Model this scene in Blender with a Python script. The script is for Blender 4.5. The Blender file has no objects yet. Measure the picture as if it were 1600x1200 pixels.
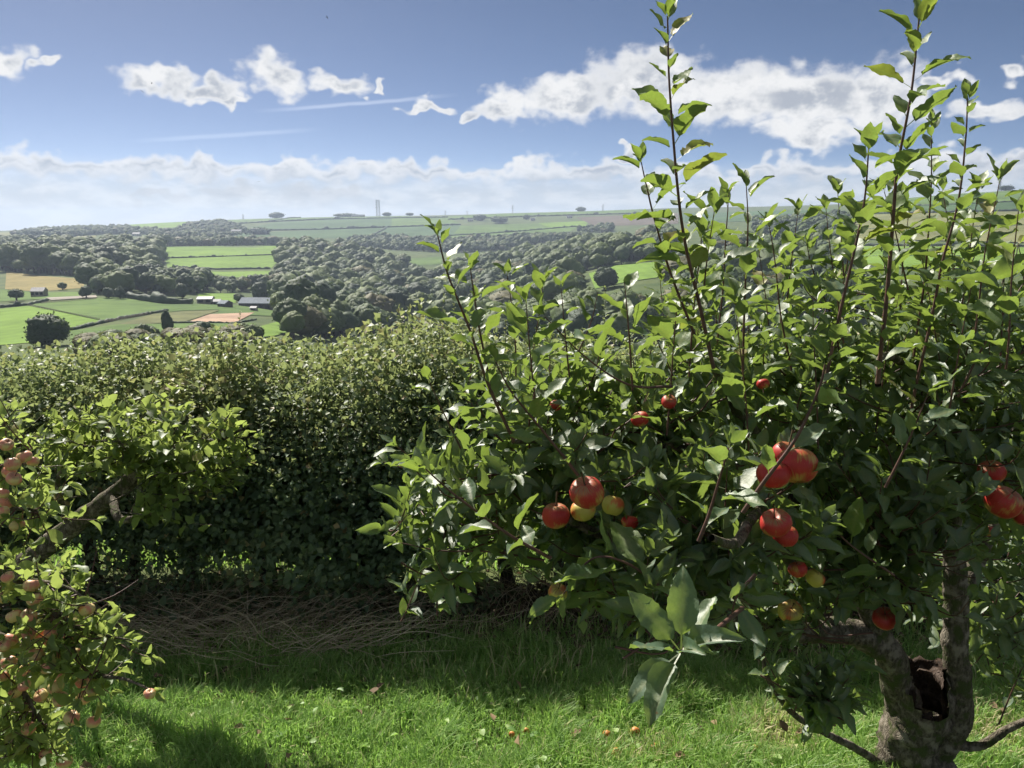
import bpy, bmesh, math, random
import numpy as np
from mathutils import Vector, Matrix

random.seed(11)
rng = np.random.default_rng(11)
SC = bpy.context.scene
COL = SC.collection
R = math.radians

# ------------------------------------------------------------------ camera
CAM_Z = 1.65
PITCH = R(12.0)
FPX = 1200.0                       # focal length in photo pixels (1600 wide)
cam_d = bpy.data.cameras.new('camera')
cam_d.lens = 27.0
cam_d.sensor_width = 36.0
cam_d.clip_start = 0.05
cam_d.clip_end = 30000.0
cam = bpy.data.objects.new('camera', cam_d)
cam.location = (0, 0, CAM_Z)
cam.rotation_euler = (math.pi / 2 - PITCH, 0, 0)
COL.objects.link(cam)
SC.camera = cam

# ------------------------------------------------------------------ light, exposure
SUN_AZ = R(-33.0)                  # left of the view direction
SUN_EL = R(41.0)
SUN_DIR = np.array([math.sin(SUN_AZ) * math.cos(SUN_EL), math.cos(SUN_AZ) * math.cos(SUN_EL), math.sin(SUN_EL)])
sun_d = bpy.data.lights.new('sun', 'SUN')
sun_d.energy = 5.0
sun_d.angle = R(0.53)
sun_d.color = (1.0, 0.94, 0.84)
sun = bpy.data.objects.new('sun', sun_d)
sun.rotation_euler = Vector(SUN_DIR).to_track_quat('Z', 'Y').to_euler()
sun.location = (-10, 10, 20)
COL.objects.link(sun)
SKY_STRENGTH = 0.05
SC.view_settings.view_transform = 'Standard'
SC.view_settings.look = 'None'
SC.view_settings.gamma = 1.0
SC.view_settings.exposure = 0.95
SC.view_settings.use_curve_mapping = False
SC.cycles.max_bounces = 8
SC.cycles.diffuse_bounces = 5
SC.cycles.glossy_bounces = 2
SC.cycles.transmission_bounces = 5
SC.cycles.transparent_max_bounces = 6
SC.cycles.volume_bounces = 0
SC.cycles.sample_clamp_indirect = 6.0
SC.cycles.use_denoising = True
SC.cycles.use_adaptive_sampling = True
SC.cycles.adaptive_threshold = 0.02

# pixel (of the 1600 x 1200 photograph) -> world
CP, SP = math.cos(PITCH), math.sin(PITCH)
def ray(px, py):
    px = np.asarray(px, float); py = np.asarray(py, float)
    a = (px - 800) / FPX; b = -(py - 600) / FPX
    return np.stack([a, CP + b * SP, b * CP - SP], -1)
def at(px, py, Y):
    d = ray(px, py)
    d = d / d[..., 1:2]
    return d * np.asarray(Y, float)[..., None] + np.array([0, 0, CAM_Z])
def atv(px, py, Y):
    return Vector(at(px, py, Y))
def to_px(P):
    P = np.asarray(P, float); x = P[..., 0]; y = P[..., 1]; z = P[..., 2] - CAM_Z
    f = y * CP - z * SP; u = y * SP + z * CP
    f = np.where(f > 1e-3, f, 1e-3)
    return 800 + FPX * x / f, 600 - FPX * u / f, f

# ------------------------------------------------------------------ node helpers
def nn(nt, t, **kw):
    n = nt.nodes.new(t)
    for k, v in kw.items():
        setattr(n, k, v)
    return n
def val(nt, op, a, b=None, c=None, clamp=False):
    n = nn(nt, 'ShaderNodeMath', operation=op, use_clamp=clamp)
    for i, s in enumerate((a, b, c)):
        if s is None: continue
        if isinstance(s, (int, float)): n.inputs[i].default_value = s
        else: nt.links.new(s, n.inputs[i])
    return n.outputs[0]
def vec(nt, op, a, b=None, c=None):
    n = nn(nt, 'ShaderNodeVectorMath', operation=op)
    for i, s in enumerate((a, b, c)):
        if s is None: continue
        if isinstance(s, tuple): n.inputs[i].default_value = s
        else: nt.links.new(s, n.inputs[i])
    return n.outputs['Value'] if op in ('LENGTH', 'DOT_PRODUCT') else n.outputs[0]
def mixc(nt, f, a, b, blend='MIX'):
    n = nn(nt, 'ShaderNodeMix', data_type='RGBA', blend_type=blend)
    for i, s in ((0, f), (6, a), (7, b)):
        if isinstance(s, (int, float)): n.inputs[i].default_value = s
        elif isinstance(s, tuple): n.inputs[i].default_value = (*s[:3], 1)
        else: nt.links.new(s, n.inputs[i])
    return n.outputs[2]
def smooth(nt, x, lo, hi, to0=0.0, to1=1.0):
    n = nn(nt, 'ShaderNodeMapRange', interpolation_type='SMOOTHSTEP')
    nt.links.new(x, n.inputs[0])
    n.inputs[1].default_value = lo; n.inputs[2].default_value = hi
    n.inputs[3].default_value = to0; n.inputs[4].default_value = to1
    return n.outputs[0]
def noise(nt, v, scale, detail=3.0, rough=0.55, out=0):
    n = nn(nt, 'ShaderNodeTexNoise')
    if v is not None: nt.links.new(v, n.inputs['Vector'])
    n.inputs['Scale'].default_value = scale; n.inputs['Detail'].default_value = detail
    n.inputs['Roughness'].default_value = rough
    return n.outputs[out]

# ------------------------------------------------------------------ world: sky with fair-weather cumulus
W = bpy.data.worlds.new('World'); SC.world = W; W.use_nodes = True
nt = W.node_tree; nt.nodes.clear()
wo = nn(nt, 'ShaderNodeOutputWorld'); bg = nn(nt, 'ShaderNodeBackground')
nt.links.new(bg.outputs[0], wo.inputs[0])
sky = nn(nt, 'ShaderNodeTexSky', sky_type='NISHITA')
sky.sun_disc = False
sky.sun_elevation = SUN_EL
sky.sun_rotation = SUN_AZ
sky.altitude = 150; sky.air_density = 0.35; sky.dust_density = 0.24; sky.ozone_density = 1.0
tc = nn(nt, 'ShaderNodeTexCoord')
nrm = vec(nt, 'NORMALIZE', tc.outputs['Generated'])
sx = nn(nt, 'ShaderNodeSeparateXYZ'); nt.links.new(nrm, sx.inputs[0])
az = val(nt, 'ARCTAN2', sx.outputs[0], sx.outputs[1])
el = val(nt, 'ARCSINE', sx.outputs[2])
cb = nn(nt, 'ShaderNodeCombineXYZ'); nt.links.new(az, cb.inputs[0]); nt.links.new(el, cb.inputs[1])
ae = cb.outputs[0]
# small-scale warp makes the outlines billow (2-D noise over azimuth and elevation)
def n2(v, scale, detail, rough=0.6, out=0):
    n = nn(nt, 'ShaderNodeTexNoise', noise_dimensions='2D')
    nt.links.new(v, n.inputs['Vector'])
    n.inputs['Scale'].default_value = scale; n.inputs['Detail'].default_value = detail; n.inputs['Roughness'].default_value = rough
    return n.outputs[out]
stretch = vec(nt, 'MULTIPLY', ae, (1.0, 1.35, 1.0))
warp = vec(nt, 'MULTIPLY', vec(nt, 'SUBTRACT', n2(stretch, 22, 2.5, 0.55, 1), (0.5, 0.5, 0.5)), (0.075, 0.050, 0.0))
wv = vec(nt, 'ADD', ae, warp)
CLOUDS = [(12,92,40,30),(73,90,20,15),(250,118,66,22),(325,132,64,20),(350,153,42,10),(428,110,46,34),
 (527,134,50,18),(592,138,14,7),(665,166,40,11),(740,178,22,14),(785,160,52,24),(890,148,95,36),(1010,122,110,52),
 (1130,145,100,50),(1260,150,130,52),(1385,145,70,56),(1270,204,85,24),(1480,122,36,12),(1540,170,80,20),(1592,112,30,14),(975,238,20,9),
 (352,297,52,15),(500,303,70,17),(240,306,36,11)]
F = None
for (cx, cy, hw, hh) in CLOUDS:
    d = ray(cx, cy); a0 = math.atan2(d[0], d[1]); e0 = math.asin(d[2] / np.linalg.norm(d))
    k = FPX * (1 + ((cx - 800) / FPX) ** 2 * 0.6)
    wa, we = hw * 1.02 / k, hh * 1.04 / k
    q = vec(nt, 'MULTIPLY_ADD', wv, (1 / wa, 1 / we, 0.0), (-a0 / wa, -(e0 - 0.1 * we) / we, 0.0))
    f = val(nt, 'SUBTRACT', 1.0, vec(nt, 'LENGTH', q))
    F = f if F is None else val(nt, 'SMOOTH_MAX', F, f, 0.12)
# the long cumulus band low over the ridge: heaped tops, flat base
swv = nn(nt, 'ShaderNodeSeparateXYZ'); nt.links.new(wv, swv.inputs[0])
n1d = nn(nt, 'ShaderNodeTexNoise', noise_dimensions='1D'); n1d.inputs['Scale'].default_value = 13; n1d.inputs['Detail'].default_value = 1.5
nt.links.new(swv.outputs[0], n1d.inputs['W'])
top_e = val(nt, 'ADD', val(nt, 'MULTIPLY', n1d.outputs[0], 0.055), 0.0465)
up = val(nt, 'MULTIPLY', val(nt, 'SUBTRACT', top_e, swv.outputs[1]), 48.0)
dn = val(nt, 'MULTIPLY', val(nt, 'SUBTRACT', swv.outputs[1], 0.044), 40.0)
band = val(nt, 'MINIMUM', val(nt, 'MINIMUM', up, dn), 0.9)
F = val(nt, 'MAXIMUM', F, band)
# elsewhere round the sky the same kind of cumulus goes on
n_out = n2(vec(nt, 'MULTIPLY', ae, (1.0, 2.6, 1.0)), 3.2, 3)
side = smooth(nt, val(nt, 'ABSOLUTE', az), 0.66, 0.95)
high = smooth(nt, el, 0.30, 0.42)
elsewhere = val(nt, 'MAXIMUM', side, high)
f_out = val(nt, 'MULTIPLY', val(nt, 'SUBTRACT', n_out, 0.53), 5.0)
f_out = val(nt, 'SUBTRACT', val(nt, 'MULTIPLY', val(nt, 'ADD', f_out, 1.0), elsewhere), 1.0)
F = val(nt, 'MAXIMUM', F, f_out)
fine = n2(stretch, 60, 4, 0.6)
D = val(nt, 'ADD', F, val(nt, 'MULTIPLY', val(nt, 'SUBTRACT', fine, 0.5), 0.42))
dens = smooth(nt, D, -0.06, 0.46)
# clouds stand against the light: bright rims, grey bodies and bases
body = smooth(nt, D, 0.20, 0.80)
mott = n2(vec(nt, 'ADD', stretch, (0.02, -0.015, 0.0)), 19, 4)
under = smooth(nt, val(nt, 'SUBTRACT', top_e, swv.outputs[1]), 0.010, 0.034, 0.0, 0.75)
isband = smooth(nt, el, 0.095, 0.110, 1.0, 0.0)
grey = val(nt, 'MAXIMUM', val(nt, 'MULTIPLY', body, smooth(nt, mott, 0.36, 0.62), clamp=True), val(nt, 'MULTIPLY', under, isband))
cloud_c = mixc(nt, grey, (0.95, 0.95, 0.95), (0.46, 0.50, 0.57))
# low far clouds drown in pale air
thin = val(nt, 'MULTIPLY', smooth(nt, el, 0.030, 0.075, 0.8, 0.0), smooth(nt, mott, 0.25, 0.7, 0.8, 1.0))
low_c = mixc(nt, smooth(nt, n2(vec(nt, 'MULTIPLY', ae, (1.0, 2.8, 1.0)), 24, 3), 0.35, 0.68), (0.60, 0.645, 0.70), (0.84, 0.85, 0.86))
skyc = vec(nt, 'MULTIPLY', sky.outputs[0], (SKY_STRENGTH,) * 3)
# two thin old contrails
trail = None
for (x0, y0, x1, y1, wdt, k) in ((380,175,730,146,3.0,0.16),(180,222,520,200,3.5,0.10)):
    d0, d1 = ray(x0, y0), ray(x1, y1)
    A = np.array([math.atan2(d0[0], d0[1]), math.asin(d0[2] / np.linalg.norm(d0))]); B = np.array([math.atan2(d1[0], d1[1]), math.asin(d1[2] / np.linalg.norm(d1))])
    Mm = (A + B) / 2; L = np.linalg.norm(B - A) / 2; t = (B - A) / (2 * L)
    rel = vec(nt, 'ADD', vec(nt, 'MULTIPLY_ADD', warp, (0.04, 0.04, 0.0), ae), (-Mm[0], -Mm[1], 0.0))
    along = val(nt, 'ABSOLUTE', vec(nt, 'DOT_PRODUCT', rel, (t[0] / L, t[1] / L, 0.0)))
    across = val(nt, 'ABSOLUTE', vec(nt, 'DOT_PRODUCT', rel, (-t[1] * FPX / wdt, t[0] * FPX / wdt, 0.0)))
    m = val(nt, 'MULTIPLY', val(nt, 'MULTIPLY', smooth(nt, across, 0.2, 1.3, 1, 0), smooth(nt, along, 0.3, 1.0, 1, 0)), k)
    trail = m if trail is None else val(nt, 'ADD', trail, m)
CLOUD_GAIN = 0.505
skyc = mixc(nt, trail, skyc, (0.8, 0.82, 0.85))
skyc = mixc(nt, thin, skyc, vec(nt, 'MULTIPLY', low_c, (CLOUD_GAIN,) * 3))
cl = vec(nt, 'MULTIPLY', cloud_c, (CLOUD_GAIN,) * 3)
full = mixc(nt, val(nt, 'MULTIPLY', dens, smooth(nt, el, 0.0, 0.09, 0.3, 0.97)), skyc, cl)
W.cycles.sampling_method = 'MANUAL'; W.cycles.sample_map_resolution = 256
nt.links.new(full, bg.inputs[0])
bg.inputs[1].default_value = 1.0

# ------------------------------------------------------------------ mesh helpers
def mesh_np(name, V, F, mats, attrs=None, smooth_sh=False, mat_idx=None):
    """V (n,3); F (m,k) or list of such arrays."""
    Fs = F if isinstance(F, list) else [F]
    Fs = [np.asarray(f, np.int32) for f in Fs if len(f)]
    me = bpy.data.meshes.new(name)
    me.vertices.add(len(V)); me.vertices.foreach_set('co', np.asarray(V, np.float32).ravel())
    loops = np.concatenate([f.ravel() for f in Fs])
    tot = np.concatenate([np.full(len(f), f.shape[1], np.int32) for f in Fs])
    st = np.concatenate([[0], np.cumsum(tot)[:-1]]).astype(np.int32)
    me.loops.add(len(loops)); me.loops.foreach_set('vertex_index', loops)
    me.polygons.add(len(tot)); me.polygons.foreach_set('loop_start', st)
    if smooth_sh: me.polygons.foreach_set('use_smooth', np.ones(len(tot), bool))
    if mat_idx is not None: me.polygons.foreach_set('material_index', np.asarray(mat_idx, np.int32))
    for k, a in (attrs or {}).items():
        at_ = me.attributes.new(k, 'FLOAT', 'POINT'); at_.data.foreach_set('value', np.asarray(a, np.float32))
    for m in (mats if isinstance(mats, (list, tuple)) else [mats]):
        me.materials.append(m)
    me.update(calc_edges=True)
    return me
def link(name, me, parent=None, loc=None):
    o = bpy.data.objects.new(name, me); COL.objects.link(o)
    if loc is not None: o.location = loc
    if parent is not None: o.parent = parent
    return o
def empty(name, loc=(0, 0, 0)):
    o = bpy.data.objects.new(name, None); COL.objects.link(o); o.location = loc
    o.empty_display_size = 0.1
    return o
def tag(o, label=None, cat=None, group=None, kind=None):
    if label: o['label'] = label
    if cat: o['category'] = cat
    if group: o['group'] = group
    if kind: o['kind'] = kind
    return o
def part(name, me, parent):
    """child whose mesh is in world coordinates, parent an unrotated empty"""
    o = link(name, me, parent)
    o.location = -Vector(parent.location)
    return o

def vnoise(P, scale=1.0, seed=0):
    """value noise 0..1, P (n,3)"""
    P = np.asarray(P, float) * scale + seed * 17.31
    i = np.floor(P).astype(np.int64); f = P - i; f = f * f * (3 - 2 * f)
    def h(a, b, c):
        n = (a * 374761393 + b * 668265263 + c * 2147483647 + seed * 974711) & 0x7fffffff
        n = ((n ^ (n >> 13)) * 1274126177) & 0x7fffffff
        n = (n ^ (n >> 16)) & 0xffff
        return n / 65535.0
    r = 0
    for dx in (0, 1):
        for dy in (0, 1):
            for dz in (0, 1):
                w = (f[:, 0] if dx else 1 - f[:, 0]) * (f[:, 1] if dy else 1 - f[:, 1]) * (f[:, 2] if dz else 1 - f[:, 2])
                r = r + w * h(i[:, 0] + dx, i[:, 1] + dy, i[:, 2] + dz)
    return r
def unit(v):
    return v / np.maximum(np.linalg.norm(v, axis=-1, keepdims=True), 1e-9)
def spline(P, n):
    P = np.asarray(P, float)
    if len(P) == 2: return P[0] + (P[1] - P[0]) * np.linspace(0, 1, n)[:, None]
    Q = np.vstack([2 * P[0] - P[1], P, 2 * P[-1] - P[-2]])
    t = np.linspace(0, len(P) - 1, n); k = np.minimum(t.astype(int), len(P) - 2); s = (t - k)[:, None]
    a, b, c, d = Q[k], Q[k + 1], Q[k + 2], Q[k + 3]
    return 0.5 * (2 * b + (c - a) * s + (2 * a - 5 * b + 4 * c - d) * s ** 2 + (3 * b - a - 3 * c + d) * s ** 3)
def tube(P, rad, sides=6, bump=0.0, seed=0, cap=True):
    P = np.asarray(P, float); n = len(P); rad = np.broadcast_to(np.asarray(rad, float), (n,))
    T = unit(np.gradient(P, axis=0))
    ref = np.array([0.31, 0.9, 0.2]) if abs(T[:, 1]).mean() < 0.8 else np.array([0.9, 0.1, 0.3])
    A = unit(np.cross(T, ref)); B = np.cross(T, A)
    th = np.linspace(0, 2 * np.pi, sides, endpoint=False)
    V = P[:, None] + rad[:, None, None] * (np.cos(th)[None, :, None] * A[:, None] + np.sin(th)[None, :, None] * B[:, None])
    V = V.reshape(-1, 3)
    if bump:
        c = np.repeat(P, sides, 0); rr = np.repeat(rad, sides)
        k = 1 + bump * (vnoise(V, 1.6 / max(rad.max(), 1e-3), seed) - 0.5) * 2 + 0.5 * bump * (vnoise(V, 5 / max(rad.max(), 1e-3), seed + 1) - 0.5) * 2
        V = c + (V - c) * k[:, None]
    i = np.arange(n - 1)[:, None] * sides; j = np.arange(sides)[None]; j2 = (j + 1) % sides
    F = np.stack([i + j, i + j2, i + sides + j2, i + sides + j], -1).reshape(-1, 4)
    return V, F
def join(parts):
    Vs, Fs, o = [], [], 0
    for V, F in parts:
        Vs.append(V); Fs.append(np.asarray(F) + o); o += len(V)
    return np.vstack(Vs), np.vstack(Fs)

# ------------------------------------------------------------------ materials
def new_mat(name):
    m = bpy.data.materials.new(name); m.use_nodes = True
    t = m.node_tree; p = t.nodes['Principled BSDF']
    return m, t, p
def simple(name, col, rough=0.8, var=0.25, scale=3.0, spec=0.3, bump=0.0, coord='Object', detail=4, metallic=0.0):
    m, t, p = new_mat(name)
    c = nn(t, 'ShaderNodeTexCoord')
    n1 = noise(t, c.outputs[coord], scale, detail, 0.6)
    lo = tuple(x * (1 - var) for x in col); hi = tuple(min(1, x * (1 + var)) for x in col)
    t.links.new(mixc(t, smooth(t, n1, 0.3, 0.7), lo, hi), p.inputs['Base Color'])
    p.inputs['Roughness'].default_value = rough; p.inputs['Specular IOR Level'].default_value = spec
    p.inputs['Metallic'].default_value = metallic
    if bump:
        b = nn(t, 'ShaderNodeBump'); b.inputs['Strength'].default_value = bump
        t.links.new(noise(t, c.outputs[coord], scale * 3, 5, 0.65), b.inputs['Height'])
        t.links.new(b.outputs[0], p.inputs['Normal'])
    return m
def leaf_mat(name, stops, trans, tfac, rough=0.38, spec=0.5, objrand=0.0, blotch=0.0, veins=False):
    """stops: colours along the per-leaf 'tint' value; a leaf lets light through"""
    m, t, p = new_mat(name)
    a = nn(t, 'ShaderNodeAttribute', attribute_name='tint')
    f = a.outputs['Fac']
    if objrand:
        oi = nn(t, 'ShaderNodeObjectInfo')
        f = val(t, 'ADD', f, val(t, 'MULTIPLY', val(t, 'SUBTRACT', oi.outputs['Random'], 0.5), objrand), clamp=True)
    cr = nn(t, 'ShaderNodeValToRGB'); t.links.new(f, cr.inputs[0])
    e = cr.color_ramp.elements
    while len(e) < len(stops): e.new(0.5)
    for k, (pos, c) in enumerate(stops):
        e[k].position = pos; e[k].color = (*c, 1)
    col = cr.outputs[0]
    tc_ = nn(t, 'ShaderNodeTexCoord')
    if blotch:
        geo = nn(t, 'ShaderNodeNewGeometry')
        nb = noise(t, geo.outputs['Position'], 60, 3, 0.6)
        col = mixc(t, val(t, 'MULTIPLY', smooth(t, nb, 0.35, 0.75), blotch), col, mixc(t, 0.5, col, (0.12, 0.13, 0.05)))
    if veins:
        av0 = nn(t, 'ShaderNodeAttribute', attribute_name='vein')
        col = mixc(t, val(t, 'MULTIPLY', smooth(t, av0.outputs['Fac'], 0.45, 1.0), 0.45), col, (0.30, 0.33, 0.14))
        geo2 = nn(t, 'ShaderNodeNewGeometry')
        sp = noise(t, geo2.outputs['Position'], 95, 2, 0.5)
        col = mixc(t, smooth(t, sp, 0.70, 0.76), col, (0.16, 0.09, 0.03))
    t.links.new(col, p.inputs['Base Color'])
    p.inputs['Roughness'].default_value = rough; p.inputs['Specular IOR Level'].default_value = spec
    tr = nn(t, 'ShaderNodeBsdfTranslucent')
    tcol = mixc(t, 0.35, trans, col)
    if veins:
        geo3 = nn(t, 'ShaderNodeNewGeometry')
        cell = noise(t, geo3.outputs['Position'], 260, 3, 0.65)
        tcol = mixc(t, val(t, 'ADD', val(t, 'MULTIPLY', av0.outputs['Fac'], 0.45), smooth(t, cell, 0.3, 0.75, 0.0, 0.45), clamp=True), tcol, vec(t, 'MULTIPLY', tcol, (0.55, 0.6, 0.5)))
    t.links.new(tcol, tr.inputs[0])
    if veins:
        av = nn(t, 'ShaderNodeAttribute', attribute_name='vein')
        geo = nn(t, 'ShaderNodeNewGeometry')
        h = val(t, 'ADD', val(t, 'MULTIPLY', av.outputs['Fac'], 0.8), val(t, 'MULTIPLY', noise(t, geo.outputs['Position'], 170, 3, 0.6), 0.9))
        b = nn(t, 'ShaderNodeBump'); b.inputs['Strength'].default_value = 0.22; b.inputs['Distance'].default_value = 0.004
        t.links.new(h, b.inputs['Height']); t.links.new(b.outputs[0], p.inputs['Normal'])
    mx = nn(t, 'ShaderNodeMixShader'); mx.inputs[0].default_value = tfac
    t.links.new(p.outputs[0], mx.inputs[1]); t.links.new(tr.outputs[0], mx.inputs[2])
    t.links.new(mx.outputs[0], t.nodes['Material Output'].inputs[0])
    return m

M = {}
M['apple_leaf'] = leaf_mat('apple_leaf', [(0.0, (0.070, 0.130, 0.086)), (0.5, (0.092, 0.165, 0.084)), (0.93, (0.13, 0.205, 0.06)), (1.0, (0.26, 0.22, 0.06))], (0.37, 0.50, 0.06), 0.44, 0.50, 1.0, 0.4, 0.6, True)
M['left_leaf'] = leaf_mat('left_leaf', [(0.0, (0.085, 0.135, 0.05)), (0.6, (0.135, 0.195, 0.065)), (0.92, (0.22, 0.26, 0.085)), (1.0, (0.36, 0.28, 0.08))], (0.56, 0.70, 0.15), 0.46, 0.5, 0.5, 0.3, 0.4)
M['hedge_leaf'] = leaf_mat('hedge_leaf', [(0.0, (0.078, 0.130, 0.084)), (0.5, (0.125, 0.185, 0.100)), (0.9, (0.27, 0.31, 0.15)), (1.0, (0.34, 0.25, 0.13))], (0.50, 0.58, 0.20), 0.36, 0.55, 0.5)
M['grass'] = leaf_mat('grass', [(0.0, (0.13, 0.25, 0.065)), (0.5, (0.23, 0.38, 0.10)), (0.88, (0.38, 0.50, 0.18)), (1.0, (0.60, 0.50, 0.32))], (0.42, 0.70, 0.12), 0.42, 0.5, 0.4)
M['dry'] = leaf_mat('dry_stalk', [(0.0, (0.20, 0.15, 0.095)), (0.6, (0.42, 0.34, 0.22)), (1.0, (0.72, 0.62, 0.44))], (0.4, 0.3, 0.15), 0.15, 0.7, 0.2)
M['litter'] = leaf_mat('litter_leaf', [(0.0, (0.06, 0.045, 0.035)), (0.6, (0.15, 0.11, 0.075)), (1.0, (0.28, 0.20, 0.12))], (0.2, 0.12, 0.06), 0.15, 0.8, 0.1)

def bark(name, dark, light, scale, moss=0.0):
    m, t, p = new_mat(name)
    c = nn(t, 'ShaderNodeNewGeometry').outputs['Position']
    cs = vec(t, 'MULTIPLY', c, (1.0, 1.0, 0.45))
    n1 = noise(t, cs, scale, 6, 0.7); n2 = noise(t, c, scale * 0.25, 3, 0.5)
    v = nn(t, 'ShaderNodeTexVoronoi', feature='DISTANCE_TO_EDGE'); t.links.new(cs, v.inputs['Vector']); v.inputs['Scale'].default_value = scale * 0.9
    crack = smooth(t, v.outputs[0], 0.0, 0.16)
    col = mixc(t, smooth(t, n1, 0.3, 0.72), dark, light)
    col = mixc(t, val(t, 'MULTIPLY', smooth(t, n2, 0.52, 0.66), 0.65), col, tuple(min(1, x * 1.35 + 0.05) for x in light))   # lichen
    if moss: col = mixc(t, val(t, 'MULTIPLY', smooth(t, n2, 0.5, 0.36), moss), col, (0.06, 0.075, 0.025))
    t.links.new(col, p.inputs['Base Color']); p.inputs['Roughness'].default_value = 0.88; p.inputs['Specular IOR Level'].default_value = 0.2
    b = nn(t, 'ShaderNodeBump'); b.inputs['Strength'].default_value = 0.9; b.inputs['Distance'].default_value = 0.35 / scale
    t.links.new(val(t, 'ADD', n1, val(t, 'MULTIPLY', crack, 0.5)), b.inputs['Height']); t.links.new(b.outputs[0], p.inputs['Normal'])
    return m
M['bark'] = bark('apple_bark', (0.040, 0.032, 0.024), (0.175, 0.150, 0.112), 95, 0.95)
M['hollow'] = bark('decayed_wood', (0.012, 0.008, 0.006), (0.06, 0.038, 0.025), 70)
M['shoot'] = simple('young_shoot_bark', (0.10, 0.05, 0.038), 0.5, 0.3, 40, 0.4, 0.2)
M['hedge_bark'] = bark('hedge_bark', (0.035, 0.03, 0.023), (0.13, 0.11, 0.085), 40, 0.8)
M['far_bark'] = simple('far_bark', (0.07, 0.055, 0.04), 0.9)

def apple_mat(name, red, red2, yellow, cover):
    m, t, p = new_mat(name)
    c = nn(t, 'ShaderNodeTexCoord'); oi = nn(t, 'ShaderNodeObjectInfo')
    s = nn(t, 'ShaderNodeSeparateXYZ'); t.links.new(c.outputs['Object'], s.inputs[0])
    ang = val(t, 'ARCTAN2', s.outputs[0], s.outputs[1])
    cbx = nn(t, 'ShaderNodeCombineXYZ'); t.links.new(val(t, 'MULTIPLY', ang, 7.0), cbx.inputs[0]); t.links.new(val(t, 'MULTIPLY', s.outputs[2], 1.0), cbx.inputs[1])
    t.links.new(val(t, 'MULTIPLY', oi.outputs['Random'], 40.0), cbx.inputs[2])
    streak = noise(t, cbx.outputs[0], 1.6, 3, 0.5)
    mp = nn(t, 'ShaderNodeVectorMath', operation='ADD'); t.links.new(c.outputs['Object'], mp.inputs[0]); t.links.new(oi.outputs['Random'], mp.inputs[1])
    big = noise(t, mp.outputs[0], 0.9, 2, 0.4)
    f = val(t, 'ADD', val(t, 'MULTIPLY', big, 1.0), val(t, 'MULTIPLY', streak, 0.35))
    f = val(t, 'ADD', f, val(t, 'MULTIPLY', s.outputs[2], 0.16))
    mask = smooth(t, f, 0.78 - cover, 1.0 - cover)
    base = mixc(t, streak, red, red2)
    col = mixc(t, mask, yellow, base)
    dots = nn(t, 'ShaderNodeTexVoronoi'); t.links.new(c.outputs['Object'], dots.inputs['Vector']); dots.inputs['Scale'].default_value = 9
    col = mixc(t, smooth(t, dots.outputs[0], 0.05, 0.14, 0.5, 0.0), col, (0.55, 0.42, 0.22))
    col = mixc(t, val(t, 'MULTIPLY', smooth(t, s.outputs[2], 0.50, 0.78), smooth(t, streak, 0.35, 0.6), clamp=True), col, (0.26, 0.17, 0.07))
    scab = noise(t, mp.outputs[0], 5.0, 3, 0.6)
    col = mixc(t, smooth(t, scab, 0.68, 0.74), col, (0.14, 0.08, 0.04))
    t.links.new(col, p.inputs['Base Color']); p.inputs['Roughness'].default_value = 0.48
    p.inputs['Specular IOR Level'].default_value = 0.4
    p.inputs['Subsurface Weight'].default_value = 0.0
    return m
M['red_apple'] = apple_mat('red_apple_skin', (0.36, 0.012, 0.016), (0.47, 0.045, 0.03), (0.44, 0.32, 0.07), 0.34)
M['mixed_apple'] = apple_mat('ripening_apple_skin', (0.52, 0.06, 0.03), (0.62, 0.16, 0.05), (0.48, 0.42, 0.08), 0.08)
M['pink_apple'] = apple_mat('pink_apple_skin', (0.62, 0.17, 0.12), (0.72, 0.34, 0.22), (0.66, 0.52, 0.22), 0.18)
M['fallen_apple'] = apple_mat('fallen_apple_skin', (0.50, 0.12, 0.03), (0.55, 0.22, 0.05), (0.55, 0.36, 0.10), 0.2)
M['stalk'] = simple('apple_stalk', (0.09, 0.06, 0.03), 0.8)
def field_mat(name, c1, c2, sc=0.02, stripes=None):
    m, t, p = new_mat(name)
    g = nn(t, 'ShaderNodeNewGeometry').outputs['Position']
    n1 = noise(t, g, sc, 5, 0.62); n2 = noise(t, g, sc * 9, 3, 0.6)
    f = val(t, 'ADD', val(t, 'MULTIPLY', n1, 0.65), val(t, 'MULTIPLY', n2, 0.35))
    if stripes:
        w = nn(t, 'ShaderNodeTexWave'); t.links.new(g, w.inputs[0]); w.inputs['Scale'].default_value = stripes; w.inputs['Distortion'].default_value = 1.2
        f = val(t, 'ADD', val(t, 'MULTIPLY', f, 0.95), val(t, 'MULTIPLY', w.outputs['Fac'], 0.05))
    c1 = tuple(v * 0.80 for v in c1); c2 = tuple(v * 1.15 for v in c2)
    t.links.new(mixc(t, smooth(t, f, 0.30, 0.68), c1, c2), p.inputs['Base Color'])
    p.inputs['Roughness'].default_value = 0.95; p.inputs['Specular IOR Level'].default_value = 0.1
    return m
M['ground'] = field_mat('rough_pasture', (0.055, 0.085, 0.030), (0.095, 0.125, 0.045), 0.03)
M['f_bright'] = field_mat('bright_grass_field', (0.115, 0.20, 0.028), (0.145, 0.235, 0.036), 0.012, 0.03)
M['f_mid'] = field_mat('mid_grass_field', (0.068, 0.124, 0.028), (0.1, 0.16, 0.036), 0.012)
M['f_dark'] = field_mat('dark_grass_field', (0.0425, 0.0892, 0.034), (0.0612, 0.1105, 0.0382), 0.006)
M['f_tan'] = field_mat('ripe_stubble_field', (0.1875, 0.1613, 0.0562), (0.2325, 0.1913, 0.075), 0.02)
M['f_hay'] = field_mat('pale_hay_field', (0.135, 0.15, 0.0562), (0.1725, 0.1762, 0.0713), 0.006)
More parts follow.
